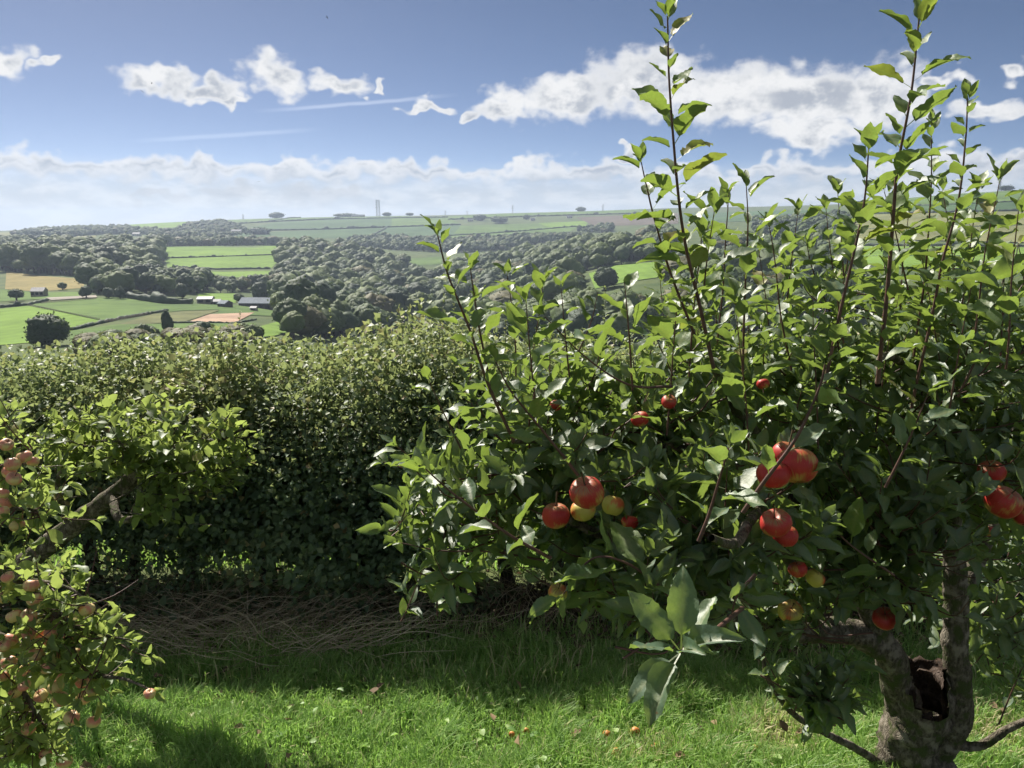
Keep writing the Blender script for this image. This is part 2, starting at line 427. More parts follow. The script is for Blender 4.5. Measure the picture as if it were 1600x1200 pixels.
M['f_plough'] = field_mat('ploughed_field', (0.0892, 0.0723, 0.0553), (0.119, 0.0935, 0.0697), 0.01)
M['f_rough'] = field_mat('rough_grass_field', (0.088, 0.1, 0.04), (0.128, 0.136, 0.052), 0.04)
M['f_sand'] = field_mat('sand_arena', (0.32, 0.216, 0.152), (0.384, 0.264, 0.184), 0.05)
M['f_track'] = field_mat('farm_track', (0.224, 0.2, 0.168), (0.288, 0.264, 0.224), 0.05)
M['soil'] = None
def crown_mat(name, c1, c2, c3):
    m, t, p = new_mat(name)
    oi = nn(t, 'ShaderNodeObjectInfo'); tcx = nn(t, 'ShaderNodeTexCoord')
    a = nn(t, 'ShaderNodeAttribute', attribute_name='tint')
    n1 = noise(t, tcx.outputs['Object'], 1.6, 4, 0.7)
    col = mixc(t, oi.outputs['Random'], c1, c2)
    col = mixc(t, smooth(t, val(t, 'ADD', n1, val(t, 'MULTIPLY', val(t, 'SUBTRACT', a.outputs['Fac'], 0.5), 0.5)), 0.35, 0.8), col, c3)
    t.links.new(col, p.inputs['Base Color']); p.inputs['Roughness'].default_value = 0.7; p.inputs['Specular IOR Level'].default_value = 0.25
    bmp = nn(t, 'ShaderNodeBump'); bmp.inputs['Strength'].default_value = 0.8; bmp.inputs['Distance'].default_value = 0.05
    t.links.new(noise(t, tcx.outputs['Object'], 16, 4, 0.7), bmp.inputs['Height']); t.links.new(bmp.outputs[0], p.inputs['Normal'])
    tr = nn(t, 'ShaderNodeBsdfTranslucent'); t.links.new(mixc(t, 0.5, col, (0.16, 0.22, 0.04)), tr.inputs[0])
    mx = nn(t, 'ShaderNodeMixShader'); mx.inputs[0].default_value = 0.22
    t.links.new(p.outputs[0], mx.inputs[1]); t.links.new(tr.outputs[0], mx.inputs[2])
    t.links.new(mx.outputs[0], t.nodes['Material Output'].inputs[0])
    return m
M['crown'] = crown_mat('broadleaf_crown', (0.030, 0.062, 0.026), (0.115, 0.155, 0.042), (0.105, 0.150, 0.048))
M['crown_fresh'] = crown_mat('fresh_crown', (0.085, 0.13, 0.03), (0.11, 0.155, 0.035), (0.13, 0.17, 0.05))
M['crown_dark'] = crown_mat('dark_crown', (0.034, 0.060, 0.034), (0.042, 0.070, 0.036), (0.06, 0.09, 0.042))
M['crown_olive'] = crown_mat('olive_scrub', (0.085, 0.085, 0.035), (0.115, 0.105, 0.042), (0.14, 0.135, 0.055))
M['roof_grey'] = simple('grey_sheet_roof', (0.22, 0.25, 0.29), 0.8, 0.12, 0.6, 0.08)
M['roof_slate'] = simple('slate_roof', (0.13, 0.13, 0.15), 0.6, 0.2, 0.8)
M['wall_dark'] = simple('dark_boards', (0.09, 0.08, 0.07), 0.85, 0.25, 1.0)
M['wall_white'] = simple('whitewashed_wall', (0.46, 0.44, 0.41), 0.85, 0.1, 0.8)
M['wall_stone'] = simple('stone_wall', (0.26, 0.23, 0.19), 0.9, 0.2, 1.0)
M['opening'] = simple('dark_opening', (0.02, 0.02, 0.022), 0.4)
M['steel'] = simple('galvanised_steel', (0.26, 0.28, 0.30), 0.5, 0.1, 0.3)
M['fence_wood'] = simple('weathered_rail', (0.20, 0.17, 0.13), 0.9, 0.2, 2.0)
M['bird'] = simple('dark_plumage', (0.02, 0.02, 0.022), 0.7)
M['car'] = simple('dark_car_paint', (0.05, 0.055, 0.07), 0.3, 0.1)

# ------------------------------------------------------------------ terrain: garden slope, wooded valley, far ridge
SLOPE = 0.157
cols = np.array([-150, 0, 130, 260, 400, 520, 650, 800, 950, 1050, 1200, 1400, 1600, 1750.])
levY = np.array([250, 350, 450, 520, 600, 800, 1000, 1300, 1500, 1700, 2000, 2600, 3400, 4500, 9000.])
PYT = {  #       250  350  450  520  600  800 1000 1300 1500 1700 2000 2600 3400 4500 9000
 -150: [548, 522, 486, 470, 458, 430, 410, 390, 382, 378, 374, 368, 362, 372, 380],
 0:    [548, 520, 484, 468, 455, 428, 408, 388, 380, 377, 373, 366, 360, 372, 380],
 130:  [543, 513, 482, 466, 450, 425, 405, 386, 379, 376, 370, 361, 354, 368, 376],
 260:  [543, 508, 488, 473, 459, 438, 422, 393, 385, 383, 372, 357, 346, 362, 372],
 400:  [546, 510, 494, 484, 474, 450, 424, 393, 384, 384, 374, 355, 339, 360, 370],
 520:  [560, 540, 522, 508, 494, 466, 438, 404, 390, 390, 380, 354, 336, 358, 370],
 650:  [580, 562, 540, 525, 510, 478, 450, 418, 400, 393, 380, 354, 334, 356, 370],
 800:  [598, 575, 548, 528, 508, 468, 440, 412, 398, 390, 376, 350, 330, 352, 368],
 950:  [598, 568, 482, 454, 433, 405, 392, 380, 374, 372, 364, 345, 326, 350, 366],
 1050: [596, 560, 475, 448, 428, 402, 384, 368, 360, 358, 352, 338, 321, 346, 364],
 1200: [588, 550, 470, 446, 426, 400, 380, 360, 350, 345, 338, 328, 321, 344, 362],
 1400: [575, 525, 440, 424, 408, 382, 354, 325, 315, 311, 309, 312, 316, 340, 360],
 1600: [558, 500, 430, 414, 400, 370, 340, 306, 297, 294, 295, 300, 308, 336, 358],
 1750: [545, 490, 425, 410, 395, 362, 334, 300, 291, 289, 290, 296, 304, 334, 356]}
def py_to_s(py):
    b = -(np.asarray(py, float) - 600) / FPX
    return (b * CP - SP) / (CP + b * SP)
Tb = np.array([PYT[int(c)] for c in cols])
Sx = py_to_s(Tb)
nearY = np.array([3., 6, 12, 25, 50, 90])
Sn = np.tile(((-SLOPE * nearY - 0.05 * np.maximum(nearY - 8, 0) - CAM_Z) / nearY)[None], (len(cols), 1))
Sall = np.hstack([Sn, Sx]); Yall = np.concatenate([nearY, levY])
uc = (cols - 800) / FPX / 1.012
UG = np.linspace(uc[0], uc[-1], 181); LG = np.linspace(math.log(3), math.log(9000), 320)
tmp = np.array([np.interp(LG, np.log(Yall), row) for row in Sall])
G = np.array([np.interp(UG, uc, tmp[:, j]) for j in range(len(LG))]).T
def blur(A, ax, s):
    r = int(3 * s); k = np.exp(-0.5 * (np.arange(-r, r + 1) / s) ** 2); k /= k.sum()
    P = np.pad(A, [(r, r) if i == ax else (0, 0) for i in (0, 1)], mode='edge')
    return np.apply_along_axis(lambda v: np.convolve(v, k, 'valid'), ax, P)
G = blur(blur(G, 0, 4.0), 1, 2.2)
def terrain(x, y):
    x = np.asarray(x, float); y = np.asarray(y, float)
    sh = np.broadcast(x, y).shape; x = np.broadcast_to(x, sh).ravel(); y = np.broadcast_to(y, sh).ravel()
    r = np.hypot(x, y); azm = np.arctan2(x, y); aclip = np.clip(azm, math.atan(UG[0]), math.atan(UG[-1]))
    Y = np.clip(r * np.cos(aclip), 3.0, 8999); u = np.clip(np.tan(aclip), UG[0], UG[-1])
    fi = (u - UG[0]) / (UG[1] - UG[0]); fj = (np.log(Y) - LG[0]) / (LG[1] - LG[0])
    i = np.clip(fi.astype(int), 0, len(UG) - 2); j = np.clip(fj.astype(int), 0, len(LG) - 2); a = fi - i; b = fj - j
    S = G[i, j] * (1 - a) * (1 - b) + G[i + 1, j] * a * (1 - b) + G[i, j + 1] * (1 - a) * b + G[i + 1, j + 1] * a * b
    zt = CAM_Z + Y * S
    plane = -SLOPE * y
    # far to the sides and behind the camera the hillside simply goes on
    wb = np.clip((np.abs(azm) - 1.0) / 1.0, 0, 1); wb = wb * wb * (3 - 2 * wb)
    zb = np.where(y > 0, plane, -SLOPE * y * 0.5); zb = np.clip(zb, -60, 60)
    z = zt * (1 - wb) + zb * wb
    wn_ = np.clip((r - 14) / 26, 0, 1); wn_ = wn_ * wn_ * (3 - 2 * wn_)
    near = np.where(y > 0, plane, -SLOPE * y * 0.6)
    P = np.stack([x, y, 0 * x], -1)
    near = near + 0.05 * (vnoise(P, 0.9, 3) - 0.5) + 0.02 * (vnoise(P, 3.5, 4) - 0.5)
    z = near * (1 - wn_) + z * wn_
    return z.reshape(sh)
def cast(px, py, y0=60.0, y1=6500.0):
    """photo pixel -> point on the terrain"""
    px = np.atleast_1d(np.asarray(px, float)); py = np.atleast_1d(np.asarray(py, float))
    d = ray(px, py); d = d / d[:, 1:2]
    Ys = np.exp(np.linspace(math.log(y0), math.log(y1), 500))
    X = d[:, 0:1] * Ys; Z = CAM_Z + d[:, 2:3] * Ys
    T = terrain(X, np.broadcast_to(Ys, X.shape))
    below = Z <= T
    k = np.where(below.any(1), below.argmax(1), np.argmin(Z - T, axis=1))
    k = np.maximum(k, 1); n = np.arange(len(px))
    g1 = (Z - T)[n, k - 1]; g2 = (Z - T)[n, k]
    f = np.where(below.any(1), np.clip(g1 / np.maximum(g1 - g2, 1e-6), 0, 1), 1.0)
    Y = Ys[k - 1] + (Ys[k] - Ys[k - 1]) * f
    X = d[:, 0] * Y
    return np.stack([X, Y, terrain(X, Y)], -1)

# ground sheet (polar, dense where the camera looks)
th = np.concatenate([np.linspace(-np.pi, -0.9, 34, endpoint=False), np.linspace(-0.9, 0.9, 260), np.linspace(0.9, np.pi, 35)[1:-1]])
rr = np.concatenate([[0.25], np.exp(np.linspace(math.log(0.6), math.log(7800), 220))])
TH, RR = np.meshgrid(th, rr, indexing='ij')
X = RR * np.sin(TH); Yy = RR * np.cos(TH); Z = terrain(X, Yy)
V = np.stack([X, Yy, Z], -1).reshape(-1, 3)
nT, nR = TH.shape
i = np.arange(nT)[:, None]; j = np.arange(nR - 1)[None]; i2 = (i + 1) % nT
Fq = np.stack([i * nR + j, i2 * nR + j, i2 * nR + j + 1, i * nR + j + 1], -1).reshape(-1, 4)
V = np.vstack([V, [[0, 0, float(terrain(0.0, 0.0))]]]); c0 = len(V) - 1
Ft = np.stack([np.full(nT, c0), (np.arange(nT) + 1) % nT * nR, np.arange(nT) * nR], -1)
gm, t, p = new_mat('garden_and_pasture')
g = nn(t, 'ShaderNodeNewGeometry').outputs['Position']
dist = vec(t, 'LENGTH', g)
farc = mixc(t, smooth(t, noise(t, g, 0.03, 5, 0.6), 0.3, 0.7), (0.055, 0.085, 0.030), (0.10, 0.125, 0.045))
nearc = mixc(t, smooth(t, noise(t, g, 6.0, 5, 0.65), 0.35, 0.7), (0.055, 0.075, 0.028), (0.11, 0.13, 0.05))
t.links.new(mixc(t, smooth(t, dist, 12, 40), nearc, farc), p.inputs['Base Color'])
p.inputs['Roughness'].default_value = 0.95; p.inputs['Specular IOR Level'].default_value = 0.1
ground = link('ground', mesh_np('ground', V, [Fq, Ft], gm, smooth_sh=True))
tag(ground, 'grassy hillside falling from the garden to the wooded valley', kind='structure')

# ------------------------------------------------------------------ fields laid on the valley sides
def polyl(pts, n):
    pts = np.asarray(pts, float); s = np.concatenate([[0], np.cumsum(np.hypot(*np.diff(pts, axis=0).T))])
    q = np.linspace(0, s[-1], n)
    return np.stack([np.interp(q, s, pts[:, 0]), np.interp(q, s, pts[:, 1])], -1)
LIFT = [0.12]
def field(top, bottom, mat, label, n=40, m=14, y0=150.0, y1=6500.0):
    a = polyl(top, n); b = polyl(bottom, n)
    g = a[None] + (b - a)[None] * np.linspace(0, 1, m)[:, None, None]
    P = cast(g[..., 0].ravel(), g[..., 1].ravel(), y0, y1)
    LIFT[0] += 0.03
    P[:, 2] += LIFT[0]
    i = np.arange(m - 1)[:, None] * n; j = np.arange(n - 1)[None]
    F = np.stack([i + j, i + n + j, i + n + j + 1, i + j + 1], -1).reshape(-1, 4)
    o = link('field', mesh_np('field', P, F, M[mat], smooth_sh=True))
    tag(o, label, kind='structure'); return o
field([(254,386),(356,384.5),(458,384)], [(262,420),(350,421),(424,419)], 'f_bright', 'bright green field below the dark tree belt')
field([(280,423),(350,425),(424,423)], [(330,430),(380,434),(418,436)], 'f_bright', 'narrow bright green strip under the bright field')
field([(10,424),(60,431),(130,436)], [(8,452),(60,456),(132,450)], 'f_tan', 'tan stubble field in front of the left wood')
field([(0,483),(45,478),(100,489),(155,501)], [(0,540),(60,535),(115,516),(156,502.5)], 'f_bright', 'green paddock at the left edge behind the round tree')
field([(47,476),(110,469),(185,464),(265,474),(350,477)], [(157,501),(186,498),(240,490),(285,486),(350,484)], 'f_mid', 'larger green paddock behind the wooden fence')
field([(0,452),(60,458),(140,456)], [(0,472),(60,468),(140,464)], 'f_mid', 'small green meadow beyond the lane')
field([(240,491),(290,487),(345,485)], [(180,510),(230,507),(290,503)], 'f_rough', 'rough brownish grass beside the sand arena')
field([(110,518),(180,508),(300,506),(400,506)], [(110,545),(200,545),(300,540),(400,530)], 'f_mid', 'green strip below the sand arena')
field([(305,459),(372,459)], [(322,474),(368,474)], 'f_bright', 'bright grass patch behind the sheds')
field([(345,478),(440,478)], [(340,492),(440,495)], 'f_mid', 'grass round the long barn')
field([(328,492),(398,489)], [(294,504),(368,505)], 'f_sand', 'pinkish sand riding arena beside the barn')
field([(404,512),(432,504),(450,497)], [(412,528),(430,526),(450,520)], 'f_bright', 'small bright green corner right of the arena')
field([(72,466),(150,462)], [(80,470),(152,465.5)], 'f_track', 'pale farm lane with a bend')
field([(636,405),(690,401)], [(645,416),(690,413)], 'f_mid', 'small pale field among the valley woods')
field([(920,428),(960,416),(1045,408)], [(930,452),(980,441),(1045,432)], 'f_bright', 'bright green field beyond the right wood', y0=350, y1=760)
# far hillside
field([(350,342),(520,338),(640,335.5)], [(350,350),(520,342.5),(640,340)], 'f_mid', 'pale green field along the far ridge')
field([(430,347.5),(520,343),(612,341)], [(372,361),(500,358.5),(612,354.5)], 'f_dark', 'darker green field under the mast')
field([(612,341),(700,340)], [(612,354.5),(720,351)], 'f_mid', 'green field right of the mast')
field([(350,366),(500,359.5),(598,356.5)], [(350,375),(480,373),(576,372)], 'f_dark', 'dark green field above the valley belt')
field([(600,356),(720,352)], [(578,372),(720,370)], 'f_dark', 'dark green field with cloud shade put into its colour')  # cloud shade painted as darker grass; no cloud casts it
field([(700,338.5),(820,331.5),(1010,322)], [(690,343),(830,338),(1010,333)], 'f_mid', 'long green field on the right of the far ridge')
field([(720,353),(820,350),(925,347)], [(700,376),(800,373),(880,366)], 'f_mid', 'green far field above the gorge')
field([(840,349),(920,345.5)], [(860,356),(915,354)], 'f_bright', 'corner of the far field with sunlight put into its colour')  # patch of sun painted as a brighter sheet over the far field
field([(900,340),(1060,333)], [(930,354),(1060,350)], 'f_plough', 'brown ploughed field under the far ridge')
field([(0,363),(45,362)], [(0,371),(60,369)], 'f_hay', 'pale field at the far left')
field([(30,371),(150,366)], [(45,376),(150,372)], 'f_hay', 'pale strip below the far left trees')
field([(150,354),(230,349),(302,345)], [(170,358),(240,360),(300,352)], 'f_bright', 'bright green far field above the hamlet')
field([(0,376),(90,375)], [(0,384),(90,384)], 'f_rough', 'dull grass behind the left wood')
# right ridge
field([(1395,312),(1500,303),(1640,296)], [(1390,323),(1500,319),(1640,313)], 'f_mid', 'striped green field on the right skyline')
field([(1390,324),(1500,320),(1640,314)], [(1370,333),(1500,331),(1640,328)], 'f_dark', 'dark green strip below the right skyline')
field([(1340,337),(1500,333),(1640,330)], [(1330,374),(1500,378),(1640,381)], 'f_hay', 'pale hay field on the right hillside')
field([(1330,386),(1640,389)], [(1310,418),(1640,424)], 'f_bright', 'bright green field at the right edge')
field([(1060,334),(1200,330),(1300,328)], [(1070,348),(1200,346),(1290,342)], 'f_dark', 'dark green field behind the tall shoots')

# ------------------------------------------------------------------ hedgerows between the fields
def hedgerow(pts, h, label, step=None, mat='crown_dark'):
    q = polyl(pts, 60); P = cast(q[:, 0], q[:, 1])
    L = np.concatenate([[0], np.cumsum(np.linalg.norm(np.diff(P, axis=0), axis=1))])
    n = int(min(260, max(20, L[-1] / (h * 0.7))))
    s = np.linspace(0, L[-1], n); C = np.stack([np.interp(s, L, P[:, k]) for k in range(3)], -1)
    rad = h * 0.55 * (0.6 + 0.8 * vnoise(C, 0.9 / h, 5)) * np.where(vnoise(C, 0.07 / h * 3, 9) > 0.8, 1.8, 1.0)
    C[:, 2] += rad * 0.75
    V, F = tube(C, rad, 7, 0.35, 2)
    o = link('hedgerow', mesh_np('hedgerow', V, F, M[mat], {'tint': vnoise(V, 1 / h, 8)}, False))
    tag(o, label, 'hedgerow', 'hedgerows between the valley fields'); return o
hedgerow([(258,404),(350,401),(444,398)], 2.0, 'thin dark hedgerow across the middle of the bright field')
hedgerow([(270,418),(340,421.5),(422,420)], 2.6, 'hedgerow along the foot of the bright field')
hedgerow([(110,517),(186,499),(240,490),(262,486)], 1.5, 'dark hedge dividing the paddocks from the rough grass')
hedgerow([(0,481),(45,477),(75,470)], 1.8, 'dark hedge by the lane at the left edge')
hedgerow([(190,464),(225,470),(262,475),(300,475)], 4.2, 'bushy hedge along the back of the paddock')
hedgerow([(255,505),(300,505),(366,506),(400,500)], 1.0, 'low hedge in front of the sand arena')
hedgerow([(350,351),(430,346.5),(520,342.5),(700,340)], 5.0, 'hedgerow below the ridge field and the mast')
hedgerow([(372,361.5),(500,359),(620,355),(720,351.5)], 5.0, 'hedgerow across the middle of the far hillside')
hedgerow([(575,372),(605,356)], 4.0, 'short hedgerow climbing the far hillside')
hedgerow([(700,369),(800,363),(905,354)], 4.0, 'hedgerow through the far field above the gorge')
hedgerow([(700,343.5),(830,338.5),(1010,333.5)], 5.0, 'hedgerow under the long ridge field')
hedgerow([(1385,324),(1500,320),(1640,314)], 3.0, 'upper hedgerow on the right hillside')
hedgerow([(1365,334),(1500,332),(1640,329)], 3.5, 'second hedgerow on the right hillside')
hedgerow([(1330,384),(1500,384),(1640,386)], 2.5, 'hedgerow between the hay field and the bright field')
hedgerow([(1310,402),(1500,402),(1640,404)], 1.6, 'thin hedge across the bright field at the right edge')
hedgerow([(1300,360),(1500,356),(1640,352)], 2.0, 'thin hedgerow crossing the pale hay field')
hedgerow([(470,337.5),(420,347)], 4.0, 'hedgerow dropping from the ridge by the clump')
hedgerow([(0,374),(60,371),(150,368)], 4.0, 'hedgerow between the pale far left fields')

# ------------------------------------------------------------------ trees
def ico(sub):
    bm = bmesh.new(); bmesh.ops.create_icosphere(bm, subdivisions=sub, radius=1.0)
    V = np.array([v.co[:] for v in bm.verts]); F = np.array([[v.index for v in f.verts] for f in bm.faces]); bm.free()
    return V, F
ICO2 = ico(3)
def crown_mesh(name, mat, h, w, seed, lumps=16, cards=500, base=0.16, conic=0.0, cs=0.10):
    """crown made of many uneven lumps and loose leaf clumps; trunk base at the origin"""
    g = np.random.default_rng(seed)
    Vs, Fs, Ts, o = [], [], [], 0
    for k in range(lumps):
        v = g.normal(size=3); v /= np.linalg.norm(v); rr_ = g.uniform(0.25, 0.55) if k else 0
        zc = v[2] * rr_
        wz = 1 - conic * (zc * 0.5 + 0.5)
        c = np.array([v[0] * rr_ * w / 2 * wz, v[1] * rr_ * w / 2 * wz, h * (base + (1 - base) * (0.5 + 0.5 * zc * 0.95))])
        s = (0.74 if k == 0 else g.uniform(0.32, 0.56)) * np.array([w / 2, w / 2, h * (1 - base) / 2]) * np.array([wz, wz, 1])
        P = ICO2[0] * (1 + 0.42 * (vnoise(ICO2[0] * 2.2 + k * 5.1 + seed, 1.0, k) - 0.5) + 0.3 * (vnoise(ICO2[0] * 6 + k, 1.0, k + 1) - 0.5) + 0.38 * (vnoise(ICO2[0] * 12 + k, 1.0, k + 2) - 0.5))[:, None]
        Vs.append(P * s + c); Fs.append(ICO2[1] + o); o += len(P); Ts.append(np.full(len(P), g.uniform(0.2, 0.8)))
    A = np.vstack(Vs)
    idx = g.integers(0, len(A), cards)
    ctr = np.array([0, 0, h * (base + (1 - base) / 2)])
    P0 = A[idx] + unit(A[idx] - ctr) * g.uniform(-0.02, 0.07, (cards, 1)) * w
    e1 = unit(g.normal(size=(cards, 3))); e2 = unit(np.cross(e1, g.normal(size=(cards, 3))))
    sz = g.uniform(0.5, 1.2, (cards, 1)) * cs * w * 0.5
    q = np.stack([P0 - e1 * sz, P0 - e2 * sz * 0.6, P0 + e1 * sz, P0 + e2 * sz * 0.6], 1).reshape(-1, 3)
    Fc = np.arange(cards * 4).reshape(-1, 4) + o
    V = np.vstack([A, q]); T = np.concatenate(Ts + [np.repeat(g.uniform(0, 1, cards), 4)])
    tr, tf = tube([[0, 0, -0.3], [0, 0, h * 0.25], [0, 0, h * 0.5]], [w * 0.05, w * 0.038, w * 0.025], 6)
    nf = sum(len(f) for f in Fs)
    mi = np.concatenate([np.zeros(nf + cards, int), np.ones(len(tf), int)])
    # tris, quads(cards), quads(trunk)
    return mesh_np(name, np.vstack([V, tr]), [np.vstack(Fs), Fc, tf + len(V)], [mat, M['far_bark']], {'tint': np.concatenate([T, np.full(len(tr), 0.5)])}, True, mi)
PROTO = [crown_mesh('broadleaf_tree', M['crown'], 1, 0.95, s, 18, 900, cs=0.055) for s in (1, 2, 3, 4)]
PROTO += [crown_mesh('fresh_tree', M['crown_fresh'], 1, 1.05, 7, 18, 900, cs=0.055), crown_mesh('dark_tree', M['crown_dark'], 1, 0.8, 8, 18, 900, cs=0.055), crown_mesh('scrub_bush', M['crown_olive'], 1, 1.25, 9, 14, 900, 0.02, cs=0.06)]

def in_poly(P, poly):
    x, y = P[:, 0], P[:, 1]; r = np.zeros(len(P), bool); n = len(poly)
    for k in range(n):
        x0, y0 = poly[k]; x1, y1 = poly[(k + 1) % n]
        r ^= ((y0 > y) != (y1 > y)) & (x < (x1 - x0) * (y - y0) / (y1 - y0 + 1e-12) + x0)
    return r
WOODS = [
 ('left wood', [(0,404),(60,398),(252,390),(258,412),(235,420),(190,432),(120,432),(60,428),(0,424)], 12.5, 18.0),
 ('mid wood', [(132,442),(150,422),(255,424),(300,431),(420,436),(442,448),(375,457),(300,459),(190,463),(140,460)], 11.0, 13.0),
 ('spur wood', [(436,402),(458,390),(520,391),(560,402),(620,416),(660,432),(660,470),(652,512),(570,532),(450,530),(444,505),(446,480),(432,455),(425,436)], 12.5, 17.5),
 ('field belt', [(225,385.5),(460,383.5),(460,381),(225,383)], 11.0, 14.0),
 ('gorge wood', [(540,384),(600,390),(700,396),(790,392),(860,378),(960,362),(960,354),(880,367),(800,375),(700,378),(590,374),(540,377)], 12.0, 13.0),
 ('right wood', [(655,470),(670,440),(740,422),(830,404),(900,388),(1000,374),(1050,376),(1050,406),(965,414),(918,428),(925,452),(1000,441),(1100,430),(1250,425),(1320,430),(1320,500),(1100,540),(900,560),(750,570),(655,545)], 13.0, 18.0),
 ('right far wood', [(1100,384),(1320,378),(1330,384),(1300,400),(1100,404)], 9.0, 11.0),
 ('ridge wood', [(1180,349),(1290,340),(1330,346),(1320,372),(1180,368)], 11.0, 11.0),
 ('far left wood', [(20,368),(60,361),(120,358),(190,357),(215,360),(250,362),(250,366),(160,367),(100,372),(40,369)], 11.0, 11.0),
 ('hamlet wood', [(215,362),(262,366),(300,352),(345,347),(372,354),(390,367),(330,374),(240,373)], 12.0, 12.0),
 ('left scrub', [(130,548),(200,535),(300,528),(405,528),(450,545),(450,575),(300,560),(120,565)], 7.0, 5.0),
 ('left edge trees', [(0,378),(60,380),(60,395),(0,402)], 10.0, 11.0),
]
cand = []
for wi, (wn_, poly, sp, th_) in enumerate(WOODS):
    P = cast([a for a, b in poly], [b for a, b in poly])
    # refine polygon outline on the ground
    q = polyl(poly + [poly[0]], 80); Pw = cast(q[:, 0], q[:, 1], 180)[:, :2]
    lo, hi = Pw.min(0), Pw.max(0)
    nx = int((hi[0] - lo[0]) / sp) + 1; ny = int((hi[1] - lo[1]) / sp) + 1
    gx, gy = np.meshgrid(np.arange(nx), np.arange(ny))
    Q = np.stack([gx.ravel(), gy.ravel()], -1) * sp + lo + rng.uniform(-0.42, 0.42, (nx * ny, 2)) * sp
    Q = Q[in_poly(Q, Pw.tolist())]
    z = terrain(Q[:, 0], Q[:, 1])
    h = th_ * np.clip(np.exp(rng.normal(0, 0.28, len(Q))), 0.5, 1.7)
    for k in range(len(Q)):
        if wn_ == 'left scrub': pr = 6 if rng.random() < 0.7 else int(rng.integers(0, 4))
        else:
            u_ = rng.random(); pr = 4 if u_ < 0.14 else 5 if u_ < 0.30 else 6 if u_ < 0.36 else int(rng.integers(0, 4))
        cand.append((wi, Q[k, 0], Q[k, 1], z[k], h[k], pr))
cand = np.array(cand)
# open fields stay open: no crown stands in front of them
bx_, by_, bf_ = to_px(cand[:, 1:4]); cx2, cy2, cf2 = to_px(cand[:, 1:4] + np.stack([0 * cand[:, 4], 0 * cand[:, 4], cand[:, 4]], -1))
okc = np.ones(len(cand), bool)
for (x0, x1, y0_, y1_) in ((916, 1046, 412, 452), (256, 440, 386, 420), (10, 132, 427, 452), (305, 372, 459, 472), (638, 690, 403, 413), (330, 420, 424, 432), (380, 432, 466, 486), (404, 448, 500, 530), (345, 1000, 336, 366)):
    if x0 == 916: okc &= ~((bx_ > 900) & (bx_ < 1060) & (by_ > 424) & (cy2 < 446))
    okc &= ~((bx_ > x0 - 4) & (bx_ < x1 + 4) & (by_ > y1_ - 2) & (cy2 < y1_ - 5) & (cy2 < 420 if y1_ < 370 else True))
cand = cand[okc]
# visibility: which trees show (a coarse depth buffer over image cells)
tx, ty, tf_ = to_px(np.stack([cand[:, 1], cand[:, 2], cand[:, 3] + cand[:, 4] * 0.75], -1))
order = np.argsort(cand[:, 2]); buf = {}
vis = np.zeros(len(cand))
for k in order:
    if not (-10 < tx[k] < 1610): continue
    key = int(tx[k] // 4); w = cand[k, 4] / tf_[k] * FPX
    top = ty[k] - 0.25 * w
    cur = min(buf.get(kk, 2000) for kk in range(key - 1, key + 2))
    vis[k] = max(0, cur - top) * min(w, 40)
    for kk in range(int((tx[k] - w * 0.4) // 4), int((tx[k] + w * 0.4) // 4) + 1):
        buf[kk] = min(buf.get(kk, 2000), top)
hedge_hide = (ty > 560) | ((tx > 1060) & (ty > 350))
vis[hedge_hide] = 0
pick = np.argsort(-vis)[:230]; pick = pick[vis[pick] > 0]
single = np.zeros(len(cand), bool); single[pick] = True
WLAB = {'left wood': 'the wood behind the tan field', 'mid wood': 'the wood behind the paddock', 'spur wood': 'the wooded spur by the barn', 'field belt': 'the belt above the bright field',
 'gorge wood': 'the hazy belt below the far fields', 'right wood': 'the slope behind the apple tree', 'right far wood': 'the wood below the hay field', 'ridge wood': 'the right ridge wood',
 'far left wood': 'the far left skyline wood', 'hamlet wood': 'the far hamlet trees', 'left scrub': 'the scrub beyond the hedge', 'left edge trees': 'the trees above the tan field'}
KINDW = ['full-crowned', 'lobed', 'round-headed', 'billowing', 'yellow-green', 'dark green', 'olive brown']
for wi in range(len(WOODS)):
    ks = np.where(single & (cand[:, 0] == wi))[0]
    if not len(ks): continue
    wn_ = WOODS[wi][0]; rk = lambda a: np.argsort(np.argsort(a)) / max(1, len(a))
    rx_, ry_, rh_ = rk(tx[ks]), rk(cand[ks, 2]), rk(cand[ks, 4])
    for k, a, b, h_ in zip(ks, rx_, ry_, rh_):
        _, x, y, z, h, pr = cand[k]; bush = wn_ == 'left scrub'
        o = link('scrub_bush' if bush else 'woodland_tree', PROTO[int(pr)], None, (x, y, z))
        s = h; o.scale = (s * rng.uniform(0.9, 1.15), s * rng.uniform(0.9, 1.15), s); o.rotation_euler = (0, 0, rng.uniform(0, 6.28))
        where = ['far left', 'left', 'middle', 'right', 'far right'][int(a * 5)]; row = ['front', 'second', 'third', 'rear'][int(b * 4)]; size = ['small', 'medium', 'large'][int(h_ * 3)]
        tag(o, '%s %s %s, %s row, %s of %s' % (size, KINDW[int(pr)], 'bush' if bush else 'tree', row, where, WLAB[wn_]), 'bush' if bush else 'tree', 'trees of the ' + wn_)
